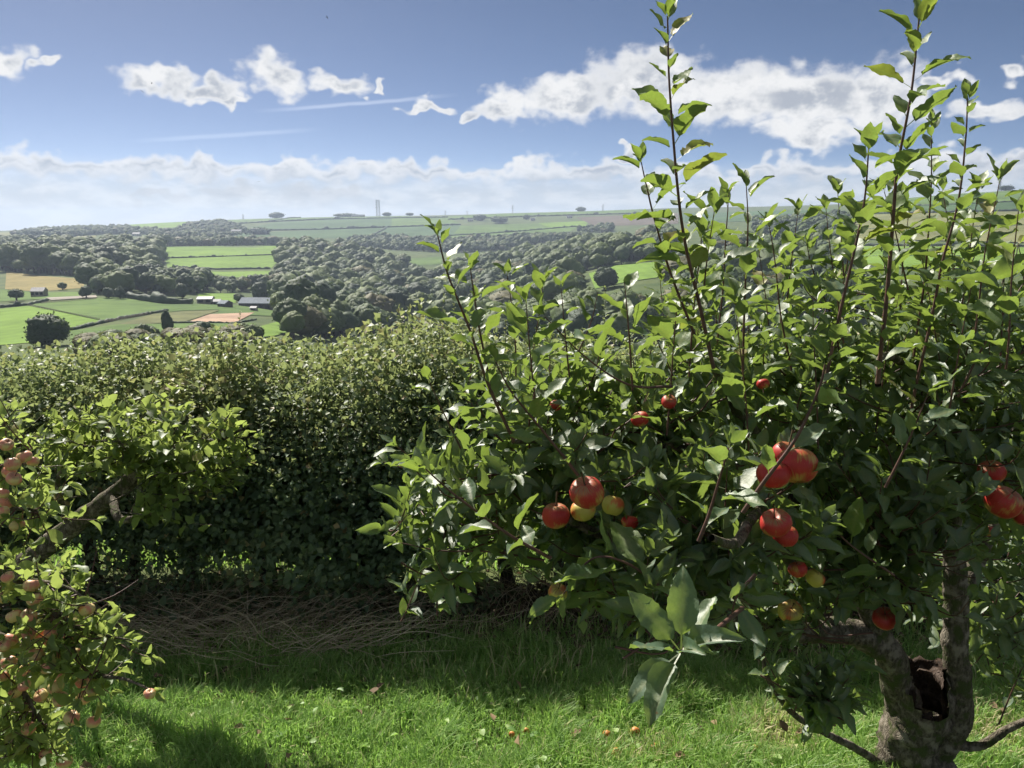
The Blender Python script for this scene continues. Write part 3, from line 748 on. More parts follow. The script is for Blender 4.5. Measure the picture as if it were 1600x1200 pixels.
# all the rest of the woods: one mass
rest = cand[~single]
pc = bpy.data.collections.new('crown_kinds')
for k, me in enumerate(PROTO):
    o = bpy.data.objects.new('kind_%d' % k, me); pc.objects.link(o)
me = bpy.data.meshes.new('woodland'); me.vertices.add(len(rest)); me.vertices.foreach_set('co', rest[:, 1:4].astype(np.float32).ravel())
for nm, ar, ty_ in (('size', rest[:, 4], 'FLOAT'), ('turn', rng.uniform(0, 6.28, len(rest)), 'FLOAT'), ('kind', rest[:, 5].astype(np.int32), 'INT')):
    a_ = me.attributes.new(nm, ty_, 'POINT'); a_.data.foreach_set('value', ar.astype(np.int32 if ty_ == 'INT' else np.float32))
wood = link('distant_woodland', me)
tag(wood, 'mass of broadleaf woodland covering the valley sides', 'woodland', kind='stuff')
ng = bpy.data.node_groups.new('plant_wood', 'GeometryNodeTree')
ng.interface.new_socket('Geometry', in_out='INPUT', socket_type='NodeSocketGeometry'); ng.interface.new_socket('Geometry', in_out='OUTPUT', socket_type='NodeSocketGeometry')
gi = ng.nodes.new('NodeGroupInput'); go = ng.nodes.new('NodeGroupOutput')
m2p = ng.nodes.new('GeometryNodeMeshToPoints'); iop = ng.nodes.new('GeometryNodeInstanceOnPoints'); ci = ng.nodes.new('GeometryNodeCollectionInfo')
ci.inputs[0].default_value = pc; ci.inputs[1].default_value = True; ci.inputs[2].default_value = True
def named(nm, ty_):
    a_ = ng.nodes.new('GeometryNodeInputNamedAttribute'); a_.data_type = ty_; a_.inputs[0].default_value = nm; return a_.outputs[0]
ng.links.new(gi.outputs[0], m2p.inputs[0]); ng.links.new(m2p.outputs[0], iop.inputs['Points']); ng.links.new(ci.outputs[0], iop.inputs['Instance'])
iop.inputs['Pick Instance'].default_value = True
ng.links.new(named('kind', 'INT'), iop.inputs['Instance Index'])
cx_ = ng.nodes.new('ShaderNodeCombineXYZ'); ng.links.new(named('turn', 'FLOAT'), cx_.inputs[2]); ng.links.new(cx_.outputs[0], iop.inputs['Rotation'])
cs_ = ng.nodes.new('ShaderNodeCombineXYZ'); sz_ = named('size', 'FLOAT')
for k in range(3): ng.links.new(sz_, cs_.inputs[k])
ng.links.new(cs_.outputs[0], iop.inputs['Scale']); ng.links.new(iop.outputs[0], go.inputs[0])
md = wood.modifiers.new('plant', 'NODES'); md.node_group = ng
print('woods', len(cand), 'single', single.sum())

# separate trees one can pick out: trunk and crown
def field_tree(px, py, wpx, hpx, mat, label, name='field_tree', seed=0, conic=0.0, base=0.1, cards=1500, lumps=26, group='single trees in the valley', lean=0):
    P = cast([px], [py])[0]; f = to_px(P)[2]
    w = wpx / FPX * f; h = hpx / FPX * f
    root = empty(name, P); tag(root, label, 'bush' if 'bush' in name else 'tree', group)
    me = crown_mesh('crown', M[mat], h, w, seed + 31, lumps, cards, base, conic, 0.075)
    # crown and trunk as two meshes
    V = np.empty(len(me.vertices) * 3, np.float32); me.vertices.foreach_get('co', V)
    link('crown', me, root)
    tv, tfq = tube([[0, 0, -0.4], [0.02 * w, 0, h * 0.2], [0, 0.02 * w, h * 0.6]], [w * 0.055, w * 0.04, w * 0.02], 8, 0.1)
    link('trunk', mesh_np('trunk', tv, tfq, M['far_bark']), root)
    return root
field_tree(78, 541, 68, 52, 'crown_dark', 'large round dark tree standing alone in the left paddock', seed=1, cards=4000, lumps=40, base=0.0)
field_tree(262, 521, 21, 36, 'crown_dark', 'narrow egg-shaped dark evergreen near the sand arena', 'evergreen_tree', 2, 0.15, 0.0)
field_tree(160, 534, 20, 17, 'crown', 'small bush right of the round paddock tree', 'field_bush', 3, base=0.0)
field_tree(26, 471, 26, 20, 'crown_dark', 'spreading dark tree beside the lane at the left edge', seed=4, base=0.25)
field_tree(98, 453, 14, 12, 'crown', 'small dark tree in the tan field', seed=5)
field_tree(285, 466, 22, 26, 'crown_dark', 'dark round bush at the end of the paddock hedge', 'field_bush', 6, base=0.0)
field_tree(252, 460, 44, 32, 'crown_fresh', 'bright yellow-green tree behind the paddock hedge', seed=7, base=0.0)
field_tree(293, 458, 24, 22, 'crown_fresh', 'smaller yellow-green tree beside the bright one', seed=8, base=0.0)
field_tree(408, 470, 38, 32, 'crown_dark', 'tall dark conifer clump behind the long barn', 'evergreen_tree', 9, 0.3, 0.0)
field_tree(374, 472, 18, 14, 'crown', 'small tree left of the long barn', seed=10)
field_tree(135, 466, 20, 20, 'crown_dark', 'dark tree at the corner of the paddock hedge', seed=11)
field_tree(170, 466, 18, 18, 'crown_dark', 'dark rounded tree along the paddock hedge', seed=12, base=0.0)
field_tree(188, 467, 18, 20, 'crown_dark', 'second dark rounded tree along the paddock hedge', seed=13, base=0.0)
field_tree(430, 482, 30, 18, 'crown', 'light green bush right of the barn', 'field_bush', 14, base=0.0)
field_tree(432, 339, 26, 9, 'crown_dark', 'small clump of trees on the far ridge', seed=15, base=0.0)
field_tree(908, 327, 17, 7, 'crown_dark', 'tiny dark clump on the right part of the ridge', seed=16, base=0.0)
field_tree(1572, 297, 26, 8, 'crown_dark', 'dark clump on the right skyline', seed=17, base=0.0)
field_tree(605, 338, 16, 6, 'crown_dark', 'dark clump at the foot of the mast', seed=18, base=0.0)
field_tree(640, 337, 14, 5, 'crown_dark', 'low dark clump right of the mast', seed=19, base=0.0)
field_tree(540, 339, 40, 5, 'crown_dark', 'low line of trees left of the mast', seed=20, base=0.0)
field_tree(750, 345, 24, 10, 'crown_dark', 'trees round the far farmstead', seed=21, base=0.0)
field_tree(780, 349, 30, 11, 'crown_dark', 'dark grove below the far farmstead', seed=22, base=0.0)
field_tree(822, 343, 12, 8, 'crown_dark', 'single dark tree right of the far farmstead', seed=23, base=0.0)
field_tree(1275, 339, 14, 14, 'crown_dark', 'dark tree by the house on the right ridge', seed=24, base=0.0)
field_tree(405, 366, 42, 10, 'crown_dark', 'dark trees round the farm in the far fields', seed=25, base=0.0)
field_tree(80, 369, 40, 12, 'crown_dark', 'rounded grove in the pale far left field', seed=26, base=0.0)
field_tree(945, 452, 42, 36, 'crown_dark', 'tall dark tree beside the right bright field', seed=27, base=0.0)

# ------------------------------------------------------------------ buildings, mast, pylons, fence
def box(x0, x1, y0, y1, z0, z1):
    V = np.array([[x, y, z] for x in (x0, x1) for y in (y0, y1) for z in (z0, z1)], float)
    F = np.array([[0, 1, 3, 2], [4, 6, 7, 5], [0, 4, 5, 1], [2, 3, 7, 6], [0, 2, 6, 4], [1, 5, 7, 3]])
    return V, F
def building(px, py, lpx, depth, wall_h, roof_h, turn, wall, roof, label, name='farm_building', openings=2, cat='building', group='buildings in the valley', windows=True):
    P = cast([px], [py])[0]; f = to_px(P)[2]; L = lpx / FPX * f / max(0.3, math.cos(turn)); d = depth; L2 = L / 2; d2 = d / 2
    root = empty(name, P); root.rotation_euler = (0, 0, turn); tag(root, label, cat, group)
    V, F = box(-L2, L2, -d2, d2, -3.0, wall_h)
    g0 = len(V)
    V = np.vstack([V, [[-L2, 0, wall_h + roof_h], [L2, 0, wall_h + roof_h]]])
    # gable triangles
    me = bpy.data.meshes.new('wall'); tri = [[1, 3, g0], [5, 7, g0 + 1]]
    me.from_pydata(V.tolist(), [], F.tolist()[:-1] + tri); me.materials.append(M[wall]); link('wall', me, root)
    e = 0.35; o2 = 0.25
    top = wall_h + roof_h + 0.15; lo = wall_h - 0.12
    prof = [(-d2 - e, lo), (0, top), (d2 + e, lo), (d2 + e, lo - o2), (0, top - o2), (-d2 - e, lo - o2)]
    RV = [[x, y, z] for x in (-L2 - e, L2 + e) for (y, z) in prof]
    RF = [[0, 1, 7, 6], [1, 2, 8, 7], [2, 3, 9, 8], [3, 4, 10, 9], [4, 5, 11, 10], [5, 0, 6, 11], [0, 5, 4, 1], [1, 4, 3, 2], [6, 7, 10, 11], [7, 8, 9, 10]]
    rm = bpy.data.meshes.new('roof'); rm.from_pydata(RV, [], RF); rm.materials.append(M[roof]); link('roof', rm, root)
    for k in range(openings):
        x = -L2 + (k + 0.5) * L / openings; w = min(1.6, L / openings * 0.35)
        V, F = box(x - w, x + w, -d2 - 0.06, -d2 + 0.2, wall_h * (0.35 if windows else 0.0), wall_h * 0.8)
        link('window' if windows else 'door', mesh_np('window', V, F, M['opening']), root)
    return root
building(404, 481, 50, 14, 4.2, 3.2, R(-4), 'wall_dark', 'roof_grey', 'long low barn with pale grey sheet roof', 'barn', 5, 'barn', windows=False)
building(322, 474, 22, 9, 3.6, 1.2, R(8), 'wall_stone', 'roof_slate', 'brown shed at the end of the paddock', 'shed', 2, 'shed')
building(352, 480, 13, 8, 3.0, 1.6, R(-20), 'wall_dark', 'roof_grey', 'small dark shed left of the barn', 'shed', 1, 'shed', windows=False)
building(340, 476, 10, 6, 2.6, 1.2, R(15), 'wall_dark', 'roof_slate', 'lowest shed between the brown shed and the barn', 'shed', 1, 'shed', windows=False)
building(397, 486, 9, 4, 2.4, 0.8, R(0), 'wall_stone', 'roof_slate', 'small stable in front of the barn', 'stable', 1, 'stable', windows=False)
building(62, 463, 18, 8, 4.0, 2.2, R(10), 'wall_stone', 'roof_slate', 'low stone house beside the lane', 'house', 3, 'house')
for k, (px, py, lp, lab) in enumerate([(200,356,8,'white house below the bright far field'),(214,369,12,'white cottage row in the hamlet trees'),(258,361,5,'small white house among the hamlet trees'),(330,364,6,'pale house at the right of the hamlet'),
   (18,378,20,'long pale building at the far left edge'),(370,364,16,'grey farm roof left of the far fields'),(560,339,20,'low farm buildings left of the mast'),(832,345,7,'white building right of the far farmstead'),
   (890,341,9,'pale barn in the shaded far field'),(1240,343,16,'house on the right ridge'),(735,346,9,'grey house of the far farmstead')]):
    building(px, py, lp, 12, 6, 4, R([5, -8, 12, 0, -5][k % 5]), 'wall_white' if k != 6 else 'wall_stone', 'roof_slate' if k % 3 else 'roof_grey', lab, 'house', 3, 'house', 'houses across the valley')

def lattice(px, py, hpx, base_w, top_w, label, name, arms=()):
    P = cast([px], [py])[0]; f = to_px(P)[2]; H = hpx / FPX * f
    root = empty(name, P); tag(root, label, 'mast' if 'mast' in name else 'pylon', None if 'mast' in name else 'pylons along the far ridge')
    t = H * 0.0085 if 'mast' in name else H * 0.012
    wd = lambda s: base_w + (top_w - base_w) * s
    for sx_ in (-1, 1):
        for sy_ in (-1, 1):
            V, F = tube([[sx_ * wd(0), sy_ * wd(0), -2], [sx_ * wd(1), sy_ * wd(1), H]], [t, t * 0.7], 5)
            link('leg', mesh_np('leg', V, F, M['steel']), root)
    br = []
    ns = 9
    for k in range(ns):
        s0, s1 = k / ns, (k + 1) / ns
        for a, b in (((-1, -1), (1, -1)), ((1, -1), (1, 1)), ((1, 1), (-1, 1)), ((-1, 1), (-1, -1))):
            br.append(tube([[a[0] * wd(s0), a[1] * wd(s0), H * s0], [b[0] * wd(s1), b[1] * wd(s1), H * s1]], t * 0.5, 4))
            br.append(tube([[b[0] * wd(s0), b[1] * wd(s0), H * s0], [a[0] * wd(s1), a[1] * wd(s1), H * s1]], t * 0.5, 4))
            br.append(tube([[a[0] * wd(s1), a[1] * wd(s1), H * s1], [b[0] * wd(s1), b[1] * wd(s1), H * s1]], t * 0.6, 4))
    V, F = join(br); link('bracing', mesh_np('bracing', V, F, M['steel']), root)
    for (s, w) in arms:
        V, F = tube([[-w, 0, H * s], [0, 0, H * (s + 0.02)], [w, 0, H * s]], t, 4)
        link('cross_arm', mesh_np('cross_arm', V, F, M['steel']), root)
    return root, H, wd
mast, MH, mw = lattice(591, 334, 25, 7.5, 5.0, 'tall lattice transmitter mast on the far ridge', 'transmitter_mast')
for s in (0.55, 0.72, 0.86, 0.97):
    for sx_ in (-1, 1):
        V, F = tube([[sx_ * mw(s) * 1.25, -mw(s) * 1.1, MH * s - 2.5], [sx_ * mw(s) * 1.25, -mw(s) * 1.1, MH * s + 2.5]], 1.8, 8)
        link('antenna', mesh_np('antenna', V, F, M['steel']), mast)
for (px, py, hp, lab) in ((801,334,13,'pylon on the ridge left of the tiny clump'),(696,336,7,'small pylon behind the tall left shoot'),(942,328,10,'pylon right of the tiny ridge clump'),(730,335,6,'smallest pylon of the ridge line'),(380,341,8,'lone pylon on the left part of the ridge'),(1561,298,22,'pylon on the right skyline by the dark clump')):
    lattice(px, py, hp, 2.6, 0.8, lab, 'pylon', ((0.62, 7.0), (0.78, 6.0), (0.93, 4.5)))

def fence(p0, p1, n, label):
    q = polyl([p0, p1], n); P = cast(q[:, 0], q[:, 1])
    root = empty('paddock_fence', P[0]); tag(root, label, 'fence', 'post and rail fences')
    V, F = box(-0.1, 0.1, -0.1, 0.1, -0.4, 1.35); pm = mesh_np('post', V, F, M['fence_wood'])
    for a in P: link('post', pm, root, Vector(a - P[0]))
    for h in (0.5, 0.85, 1.2):
        Q = P - P[0]; Q = Q + np.array([0, 0, h])
        V, F = tube(Q, 0.07, 4); link('rail', mesh_np('rail', V, F, M['fence_wood']), root)
fence((43,478), (156,501), 26, 'wooden fence running down between the two green paddocks')
fence((65,475), (150,468), 22, 'wooden fence along the lane behind the paddock')
fence((120,513), (236,491), 28, 'wooden fence in front of the dark paddock hedge')

# ------------------------------------------------------------------ birds
def bird(px, py, Y, size, bank, label):
    P = at(px, py, Y); root = empty('bird', P); root.rotation_euler = (bank, 0, rng.uniform(0, 6.28)); tag(root, label, 'bird', 'birds in the sky')
    b = spline([[-0.5, 0, 0], [-0.2, 0, 0], [0.15, 0, 0.02], [0.45, 0, 0.0]], 10) * size
    V, F = tube(b, np.array([.02, .05, .09, .12, .13, .12, .1, .08, .06, .01]) * size, 8); link('body', mesh_np('body', V, F, M['bird'], None, True), root)
    for s in (-1, 1):
        w = np.array([[0.2, 0.05, .03], [-.15, .05, .03], [0.22, .5, .2], [-.1, .5, .2], [-0.02, 1.05, .1], [-0.15, 1.0, .1]]) * size; w[:, 1] *= s
        w2 = w - np.array([0, 0, 0.03 * size]); Vw = np.vstack([w, w2])
        Fw = np.array([[0, 1, 3, 2], [2, 3, 5, 4], [6, 8, 9, 7], [8, 10, 11, 9], [0, 2, 8, 6], [2, 4, 10, 8], [1, 7, 9, 3], [3, 9, 11, 5], [4, 5, 11, 10]])
        link('wing', mesh_np('wing', Vw, Fw, M['bird']), root)
    tl = np.array([[-.45, .03, 0], [-.45, -.03, 0], [-.85, -.12, 0], [-.85, .12, 0], [-.45, .03, -.02], [-.45, -.03, -.02], [-.85, -.12, -.02], [-.85, .12, -.02]]) * size
    link('tail', mesh_np('tail', tl, np.array([[0, 1, 2, 3], [4, 7, 6, 5], [0, 3, 7, 4], [1, 5, 6, 2], [2, 6, 7, 3]]), M['bird']), root)
bird(511, 27, 60, 0.15, R(60), 'dark bird high up near the top edge of the sky')
bird(222, 143, 60, 0.15, R(40), 'lower of the two dark birds under the left cloud')
bird(237, 130, 65, 0.13, R(20), 'upper of the two dark birds against the left cloud')
bird(404, 284, 80, 0.16, R(5), 'tiny bird in front of the cumulus band')

# ------------------------------------------------------------------ air
V, F = box(-9000, 9000, -9000, 9000, -420, 118)
hz = bpy.data.materials.new('haze'); hz.use_nodes = True; hz.node_tree.nodes.clear()
ho = nn(hz.node_tree, 'ShaderNodeOutputMaterial'); pv = nn(hz.node_tree, 'ShaderNodeVolumePrincipled')
pv.inputs['Color'].default_value = (0.60, 0.72, 0.92, 1); pv.inputs['Density'].default_value = 0.00012; pv.inputs['Anisotropy'].default_value = 0.2
hz.node_tree.links.new(pv.outputs[0], ho.inputs['Volume'])
haze = link('haze', mesh_np('haze', V, F, hz)); tag(haze, 'thin pale summer haze filling the valley', kind='stuff')

# ================================================================== the garden
def leaf_shape(nr, nc, w=0.56, fold=0.25, curl=0.25, wave=0.04, serr=0.0, twist=0.0, seed=0, petiole=0.22, tipx=1.0):
    """leaf along +X from 0..1, upper side +Z; nr rows along, nc columns across; returns V, F, vein"""
    g = np.random.default_rng(seed)
    s = np.linspace(0, 1, nr); prof = np.sin(np.pi * s ** 0.82) ** 0.75 * (1 - 0.18 * s) * w / 2; prof[0] = 0.012; prof[-1] = 0.004
    c = np.linspace(-1, 1, nc)
    S, Cc = np.meshgrid(s, c, indexing='ij')
    half = prof[:, None] * np.ones_like(Cc)
    if serr: half = half * (1 + serr * ((np.arange(nr) % 2) * 2 - 1)[:, None] * (np.abs(Cc) > 0.9))
    Yv = Cc * half
    Zv = np.abs(Yv) * fold * 1.6 - curl * S ** 2 * 0.6 + wave * np.sin(S * 9 + seed + Cc * 2.0) * np.abs(Cc) + 0.35 * wave * g.normal(size=S.shape) * np.abs(Cc)
    ang = twist * S
    y2 = Yv * np.cos(ang) - Zv * np.sin(ang) * 0.4; z2 = Zv + Yv * np.sin(ang)
    V = np.stack([S * tipx, y2, z2], -1).reshape(-1, 3)
    V[:, 0] += petiole
    i = np.arange(nr - 1)[:, None] * nc; j = np.arange(nc - 1)[None]
    F = np.stack([i + j, i + nc + j, i + nc + j + 1, i + j + 1], -1).reshape(-1, 4)
    vein = (1 - np.abs(Cc)) ** 3 * 1.0 + 0.35 * (np.cos(S * 40 - np.abs(Cc) * 8) > 0.55)
    if petiole < .1: return V, F, vein.ravel()
    k = len(V); pw = 0.013
    P = np.array([[0, -pw, -0.01], [0, pw, -0.01], [petiole * 1.02, pw, 0.0], [petiole * 1.02, -pw, 0.0]])
    V = np.vstack([V, P]); F = np.vstack([F, [[k, k + 3, k + 2, k + 1]]])
    return V, F, np.concatenate([vein.ravel(), np.ones(4)])
def frames(axis, up):
    axis = unit(axis); nrm = unit(up - (up * axis).sum(-1, keepdims=True) * axis); side = np.cross(nrm, axis)
    return axis, side, nrm
def leaves_mesh(name, shapes, pos, axis, up, size, tint, mat):
    axis, side, nrm = frames(axis, up)
    Vs, Fs, Ts, Ns, o = [], [], [], [], 0
    which = np.arange(len(pos)) % len(shapes)
    for k, (V, F, vein) in enumerate(shapes):
        m = which == k; n = m.sum()
        if not n: continue
        W_ = pos[m][:, None] + size[m][:, None, None] * (V[None, :, 0:1] * axis[m][:, None] + V[None, :, 1:2] * side[m][:, None] + V[None, :, 2:3] * nrm[m][:, None])
        Vs.append(W_.reshape(-1, 3)); Fs.append((F[None] + (np.arange(n) * len(V))[:, None, None] + o).reshape(-1, F.shape[1])); o += n * len(V)
        Ts.append(np.repeat(tint[m], len(V))); Ns.append(np.tile(vein, n))
    return mesh_np(name, np.vstack(Vs), np.vstack(Fs), mat, {'tint': np.concatenate(Ts), 'vein': np.concatenate(Ns)}, True)
def shoot_leaves(P, first, spacing, size, g, spread=0.85, tip=True, upbias=0.35):
    """alternate leaves along a polyline from fraction `first` to the tip"""
    L = np.concatenate([[0], np.cumsum(np.linalg.norm(np.diff(P, axis=0), axis=1))]); tot = L[-1]
    s = np.arange(first * tot, tot, spacing); s = s + g.uniform(-0.25, 0.25, len(s)) * spacing; s = np.clip(s, 0, tot)
    if tip: s = np.concatenate([s, [tot * 0.985, tot * 0.995, tot]])
    T = unit(np.gradient(P, axis=0))
    pos = np.stack([np.interp(s, L, P[:, k]) for k in range(3)], -1); tan = unit(np.stack([np.interp(s, L, T[:, k]) for k in range(3)], -1))
    n = len(s); th = np.arange(n) * 2.3998 + g.uniform(0, 6.28) + g.normal(0, 0.25, n)
    a = unit(np.cross(tan, np.array([0.2, 0.95, 0.25]))); b = np.cross(tan, a)
    rad = np.cos(th)[:, None] * a + np.sin(th)[:, None] * b
    u = s / tot
    lift = np.where(u > 0.97, 1.5, np.where(u > 0.9, 0.9, 0.45)) + g.normal(0, 0.12, n)
    axis = rad * spread + tan * lift[:, None] + np.array([0, 0, upbias * 0.3]) + g.normal(0, 0.12, (n, 3))
    up = tan * 0.9 + np.array([0, 0, 0.55]) + g.normal(0, 0.28, (n, 3)) - rad * 0.1
    sz = size * (0.72 + 0.5 * np.sin(np.pi * np.clip(u, 0.15, 0.95))) * g.uniform(0.58, 1.22, n) * np.where(u > 0.97, 0.8, 1.0)
    return pos, axis, up, sz
class Bag:
    def __init__(s): s.p, s.a, s.u, s.z, s.t = [], [], [], [], []
    def add(s, p, a, u, z, t): s.p.append(p); s.a.append(a); s.u.append(u); s.z.append(z); s.t.append(t)
    def get(s): return [np.concatenate(x) for x in (s.p, s.a, s.u, s.z, s.t)]
def px_path(pts, Y=None):
    A = np.array([p if len(p) == 3 else (*p, Y) for p in pts], float)
    return at(A[:, 0], A[:, 1], A[:, 2])

BIG = [leaf_shape(15, 5, w * .88, f, c, wv_, 0.035, tw, sd, 0.24) for (w, f, c, wv_, tw, sd) in
       ((0.58, 0.22, 0.25, 0.035, 0.1, 1), (0.55, 0.45, 0.35, 0.05, -0.25, 2), (0.62, 0.12, 0.10, 0.05, 0.35, 3), (0.52, 0.6, 0.55, 0.04, 0.15, 4), (0.60, 0.30, -0.15, 0.05, -0.4, 5), (0.57, 0.35, 0.45, 0.06, 0.5, 6))]
MED = [leaf_shape(7, 3, w * .88, f, c, 0.05, 0.0, tw, sd, 0.22) for (w, f, c, tw, sd) in
       ((0.58, 0.25, 0.3, 0.1, 1), (0.54, 0.5, 0.4, -0.3, 2), (0.62, 0.15, 0.15, 0.4, 3), (0.5, 0.6, 0.5, 0.2, 4), (0.6, 0.3, -0.1, -0.5, 5))]
SMALL = [leaf_shape(4, 3, w, f, c, 0.05, 0.0, tw, sd, 0.15) for (w, f, c, tw, sd) in ((0.72, 0.3, 0.3, 0.2, 1), (0.66, 0.5, 0.2, -0.3, 2), (0.8, 0.15, 0.4, 0.3, 3))]

# ------------------------------------------------------------------ apples
def apple_mesh(name, mat, flat=0.88, seed=0):
    n, m = 14, 20; g = np.random.default_rng(seed)
    t = np.linspace(0, np.pi, n); r = np.sin(t) ** 0.9 * (1 + 0.07 * np.cos(t)); z = np.cos(t) * flat
    z = z - 0.30 * np.exp(-(r / 0.30) ** 2) * np.where(np.cos(t) > 0, 1, 0) + 0.22 * np.exp(-(r / 0.28) ** 2) * np.where(np.cos(t) < 0, 1, 0)
    a = np.linspace(0, 2 * np.pi, m, endpoint=False)
    k = 1 + 0.025 * np.cos(5 * a + g.uniform(0, 6)) + 0.03 * np.cos(a + g.uniform(0, 6)) + 0.02 * np.cos(2 * a + g.uniform(0, 6))
    V = np.stack([r[:, None] * np.cos(a) * k, r[:, None] * np.sin(a) * k, z[:, None] * np.ones(m) + 0.03 * np.cos(a + 1.0) * r[:, None]], -1).reshape(-1, 3)
    i = np.arange(n - 1)[:, None] * m; j = np.arange(m)[None]; j2 = (j + 1) % m
    F = np.stack([i + j, i + m + j, i + m + j2, i + j2], -1).reshape(-1, 4)
    return mesh_np(name, V, F, M[mat], None, True)
AM = {k: [apple_mesh('apple', k, fl, s) for s, fl in ((1, 0.86), (2, 0.92), (3, 0.82))] for k in ('red_apple', 'mixed_apple', 'pink_apple', 'fallen_apple')}
sv, sf = tube(spline([[0, 0, 0.5], [0.02, 0, 0.9], [0.10, 0.03, 1.35], [0.12, 0.02, 1.75]], 8), [0.06, 0.05, 0.045, 0.045, 0.045, 0.05, 0.06, 0.07], 6)
STALK = mesh_np('stalk', sv, sf, M['stalk'], None, True)
cv = []
for k in range(5):
    a = k * 1.2566
    cv.append((np.array([[0.05 * math.cos(a), 0.05 * math.sin(a), -0.66], [0.10 * math.cos(a - .5), 0.10 * math.sin(a - .5), -0.72], [0.17 * math.cos(a), 0.17 * math.sin(a), -0.80], [0.10 * math.cos(a + .5), 0.10 * math.sin(a + .5), -0.72]]), np.array([[0, 1, 2, 3]])))
cvv, cvf = join(cv); CALYX = mesh_np('calyx', cvv, cvf, M['stalk'])
def apple(px, py, rpx, Y, kind, label, group, tilt=0.5, calyx=True, name='apple'):
    P = at(px, py, Y); f = to_px(P)[2]; r = rpx / FPX * f
    o = link(name, AM[kind][random.randrange(3)], None, P); o.scale = (r, r, r)
    o.rotation_euler = (random.uniform(-tilt, tilt), random.uniform(-tilt, tilt), random.uniform(0, 6.28))
    tag(o, label, 'apple', group)
    link('stalk', STALK, o)
    if calyx: link('calyx', CALYX, o)
    return o

# ------------------------------------------------------------------ the big apple tree on the right
g = np.random.default_rng(5)
base = at(1432, 1217, 2.5); base[2] = float(terrain(base[0], base[1]))
tree = empty('apple_tree', base)
tag(tree, 'large leafy apple tree with red apples and tall upright shoots', 'apple tree')
# trunk
tp = px_path([(1434, 1235, 2.5), (1430, 1190, 2.5), (1428, 1155, 2.5), (1432, 1128, 2.5), (1438, 1112, 2.5)])
V, F = tube(spline(tp, 34), np.interp(np.linspace(0, 1, 34), [0, .2, .5, .8, 1], [.150, .122, .108, .104, .100]), 28, 0.22, 4)
part('trunk', mesh_np('trunk', V, F, M['bark'], None, True), tree)
# rotten hollow: an open, broken stump of wood between the limbs
hp = px_path([(1440, 1125, 2.44), (1440, 1085, 2.44), (1436, 1040, 2.46)])
n, sd = 16, 26
P = spline(hp, n); rad_o = np.linspace(0.098, 0.088, n)
Vo, Fo = tube(P, rad_o, sd, 0.2, 6); Vi, Fi = tube(P, rad_o * 0.80, sd, 0.2, 7)
rim = 0.05 * vnoise(np.stack([np.cos(np.linspace(0, 6.28, sd)) * 2, np.sin(np.linspace(0, 6.28, sd)) * 2, np.zeros(sd)], -1), 1.5, 3)
front = np.maximum(0, -np.sin(np.linspace(0, 2 * np.pi, sd, endpoint=False) + 0.2)) * 0.0
for A in (Vo, Vi):
    A[-sd:, 2] += rim - 0.02
Fi = Fi[:, ::-1]
top = np.array([[(n - 1) * sd + j, (n - 1) * sd + (j + 1) % sd, len(Vo) + (n - 1) * sd + (j + 1) % sd, len(Vo) + (n - 1) * sd + j] for j in range(sd)])
def gape(Fx, Vx):      # the rotten side towards the garden is open
    cen_ = Vx[Fx].mean(1); ring = (Fx.min(1) // sd); ax0 = P[np.clip(ring, 0, n - 1)]
    d_ = unit(cen_ - ax0); lim = .45 + .45 * vnoise(cen_, 22, 5)
    return Fx[~((d_[:, 1] < -lim + .12) & (np.abs(d_[:, 0] + .1) < .22 + .75 * ring / n + .25 * (vnoise(cen_, 40, 8) - .5)) & (ring > 3 + 3 * vnoise(cen_, 30, 6)))]
Fo = gape(Fo, Vo); Fi = gape(Fi, Vi)
part('hollow_stump', mesh_np('hollow_stump', np.vstack([Vo, Vi]), np.vstack([Fo, Fi + len(Vo), top]), [M['bark'], M['hollow']], None, True, np.concatenate([np.zeros(len(Fo), int), np.ones(len(Fi) + len(top), int)])), tree)
LIMBS = [ # points (px, py, Y), start radius, end radius
 ([(1415,1125,2.5),(1400,1060,2.46),(1378,1010,2.42),(1310,988,2.38),(1240,985,2.34),(1190,968,2.3)], .062, .030),
 ([(1470,1175,2.46),(1496,1120,2.42),(1493,1000,2.42),(1490,880,2.44),(1488,780,2.48),(1470,680,2.5),(1440,600,2.5)], .050, .020),
 ([(1492,960,2.44),(1520,890,2.52),(1545,830,2.6),(1570,740,2.7),(1590,640,2.8)], .034, .014),
 ([(1385,1015,2.42),(1345,930,2.38),(1270,800,2.32),(1180,680,2.22),(1140,610,2.12),(1115,570,1.98)], .040, .009),
 ([(1240,985,2.34),(1150,920,2.2),(1040,865,2.05),(930,830,1.92),(850,790,1.85)], .026, .008),
 ([(1270,800,2.32),(1120,720,2.2),(960,685,2.05),(800,690,1.92)], .022, .006),
 ([(1345,930,2.38),(1240,880,2.1),(1190,800,1.75),(1150,850,1.5),(1110,840,1.35)], .020, .007),
 ([(1440,600,2.5),(1400,560,2.3),(1375,560,2.0),(1372,600,1.75)], .014, .007),
 ([(1480,1160,2.44),(1530,1165,2.4),(1575,1140,2.35),(1620,1120,2.3)], .020, .010),
 ([(1372,1192,2.5),(1335,1168,2.42),(1290,1145,2.36),(1240,1115,2.32),(1200,1060,2.3),(1190,1000,2.3)], .016, .006),
]
for k, (pts, r0, r1) in enumerate(LIMBS):
    q = spline(px_path(pts), 12 * (len(pts) - 1)); q = q + 0.35 * r0 * (np.stack([vnoise(q, 7, k + s) for s in (1, 2, 3)], -1) - 0.5)
    V, F = tube(q, r1 + (r0 - r1) * (1 - np.linspace(0, 1, len(q))) ** 0.9, 14 if r0 > .03 else 9, 0.14, k)
    part('limb', mesh_np('limb', V, F, M['bark'], None, True), tree)
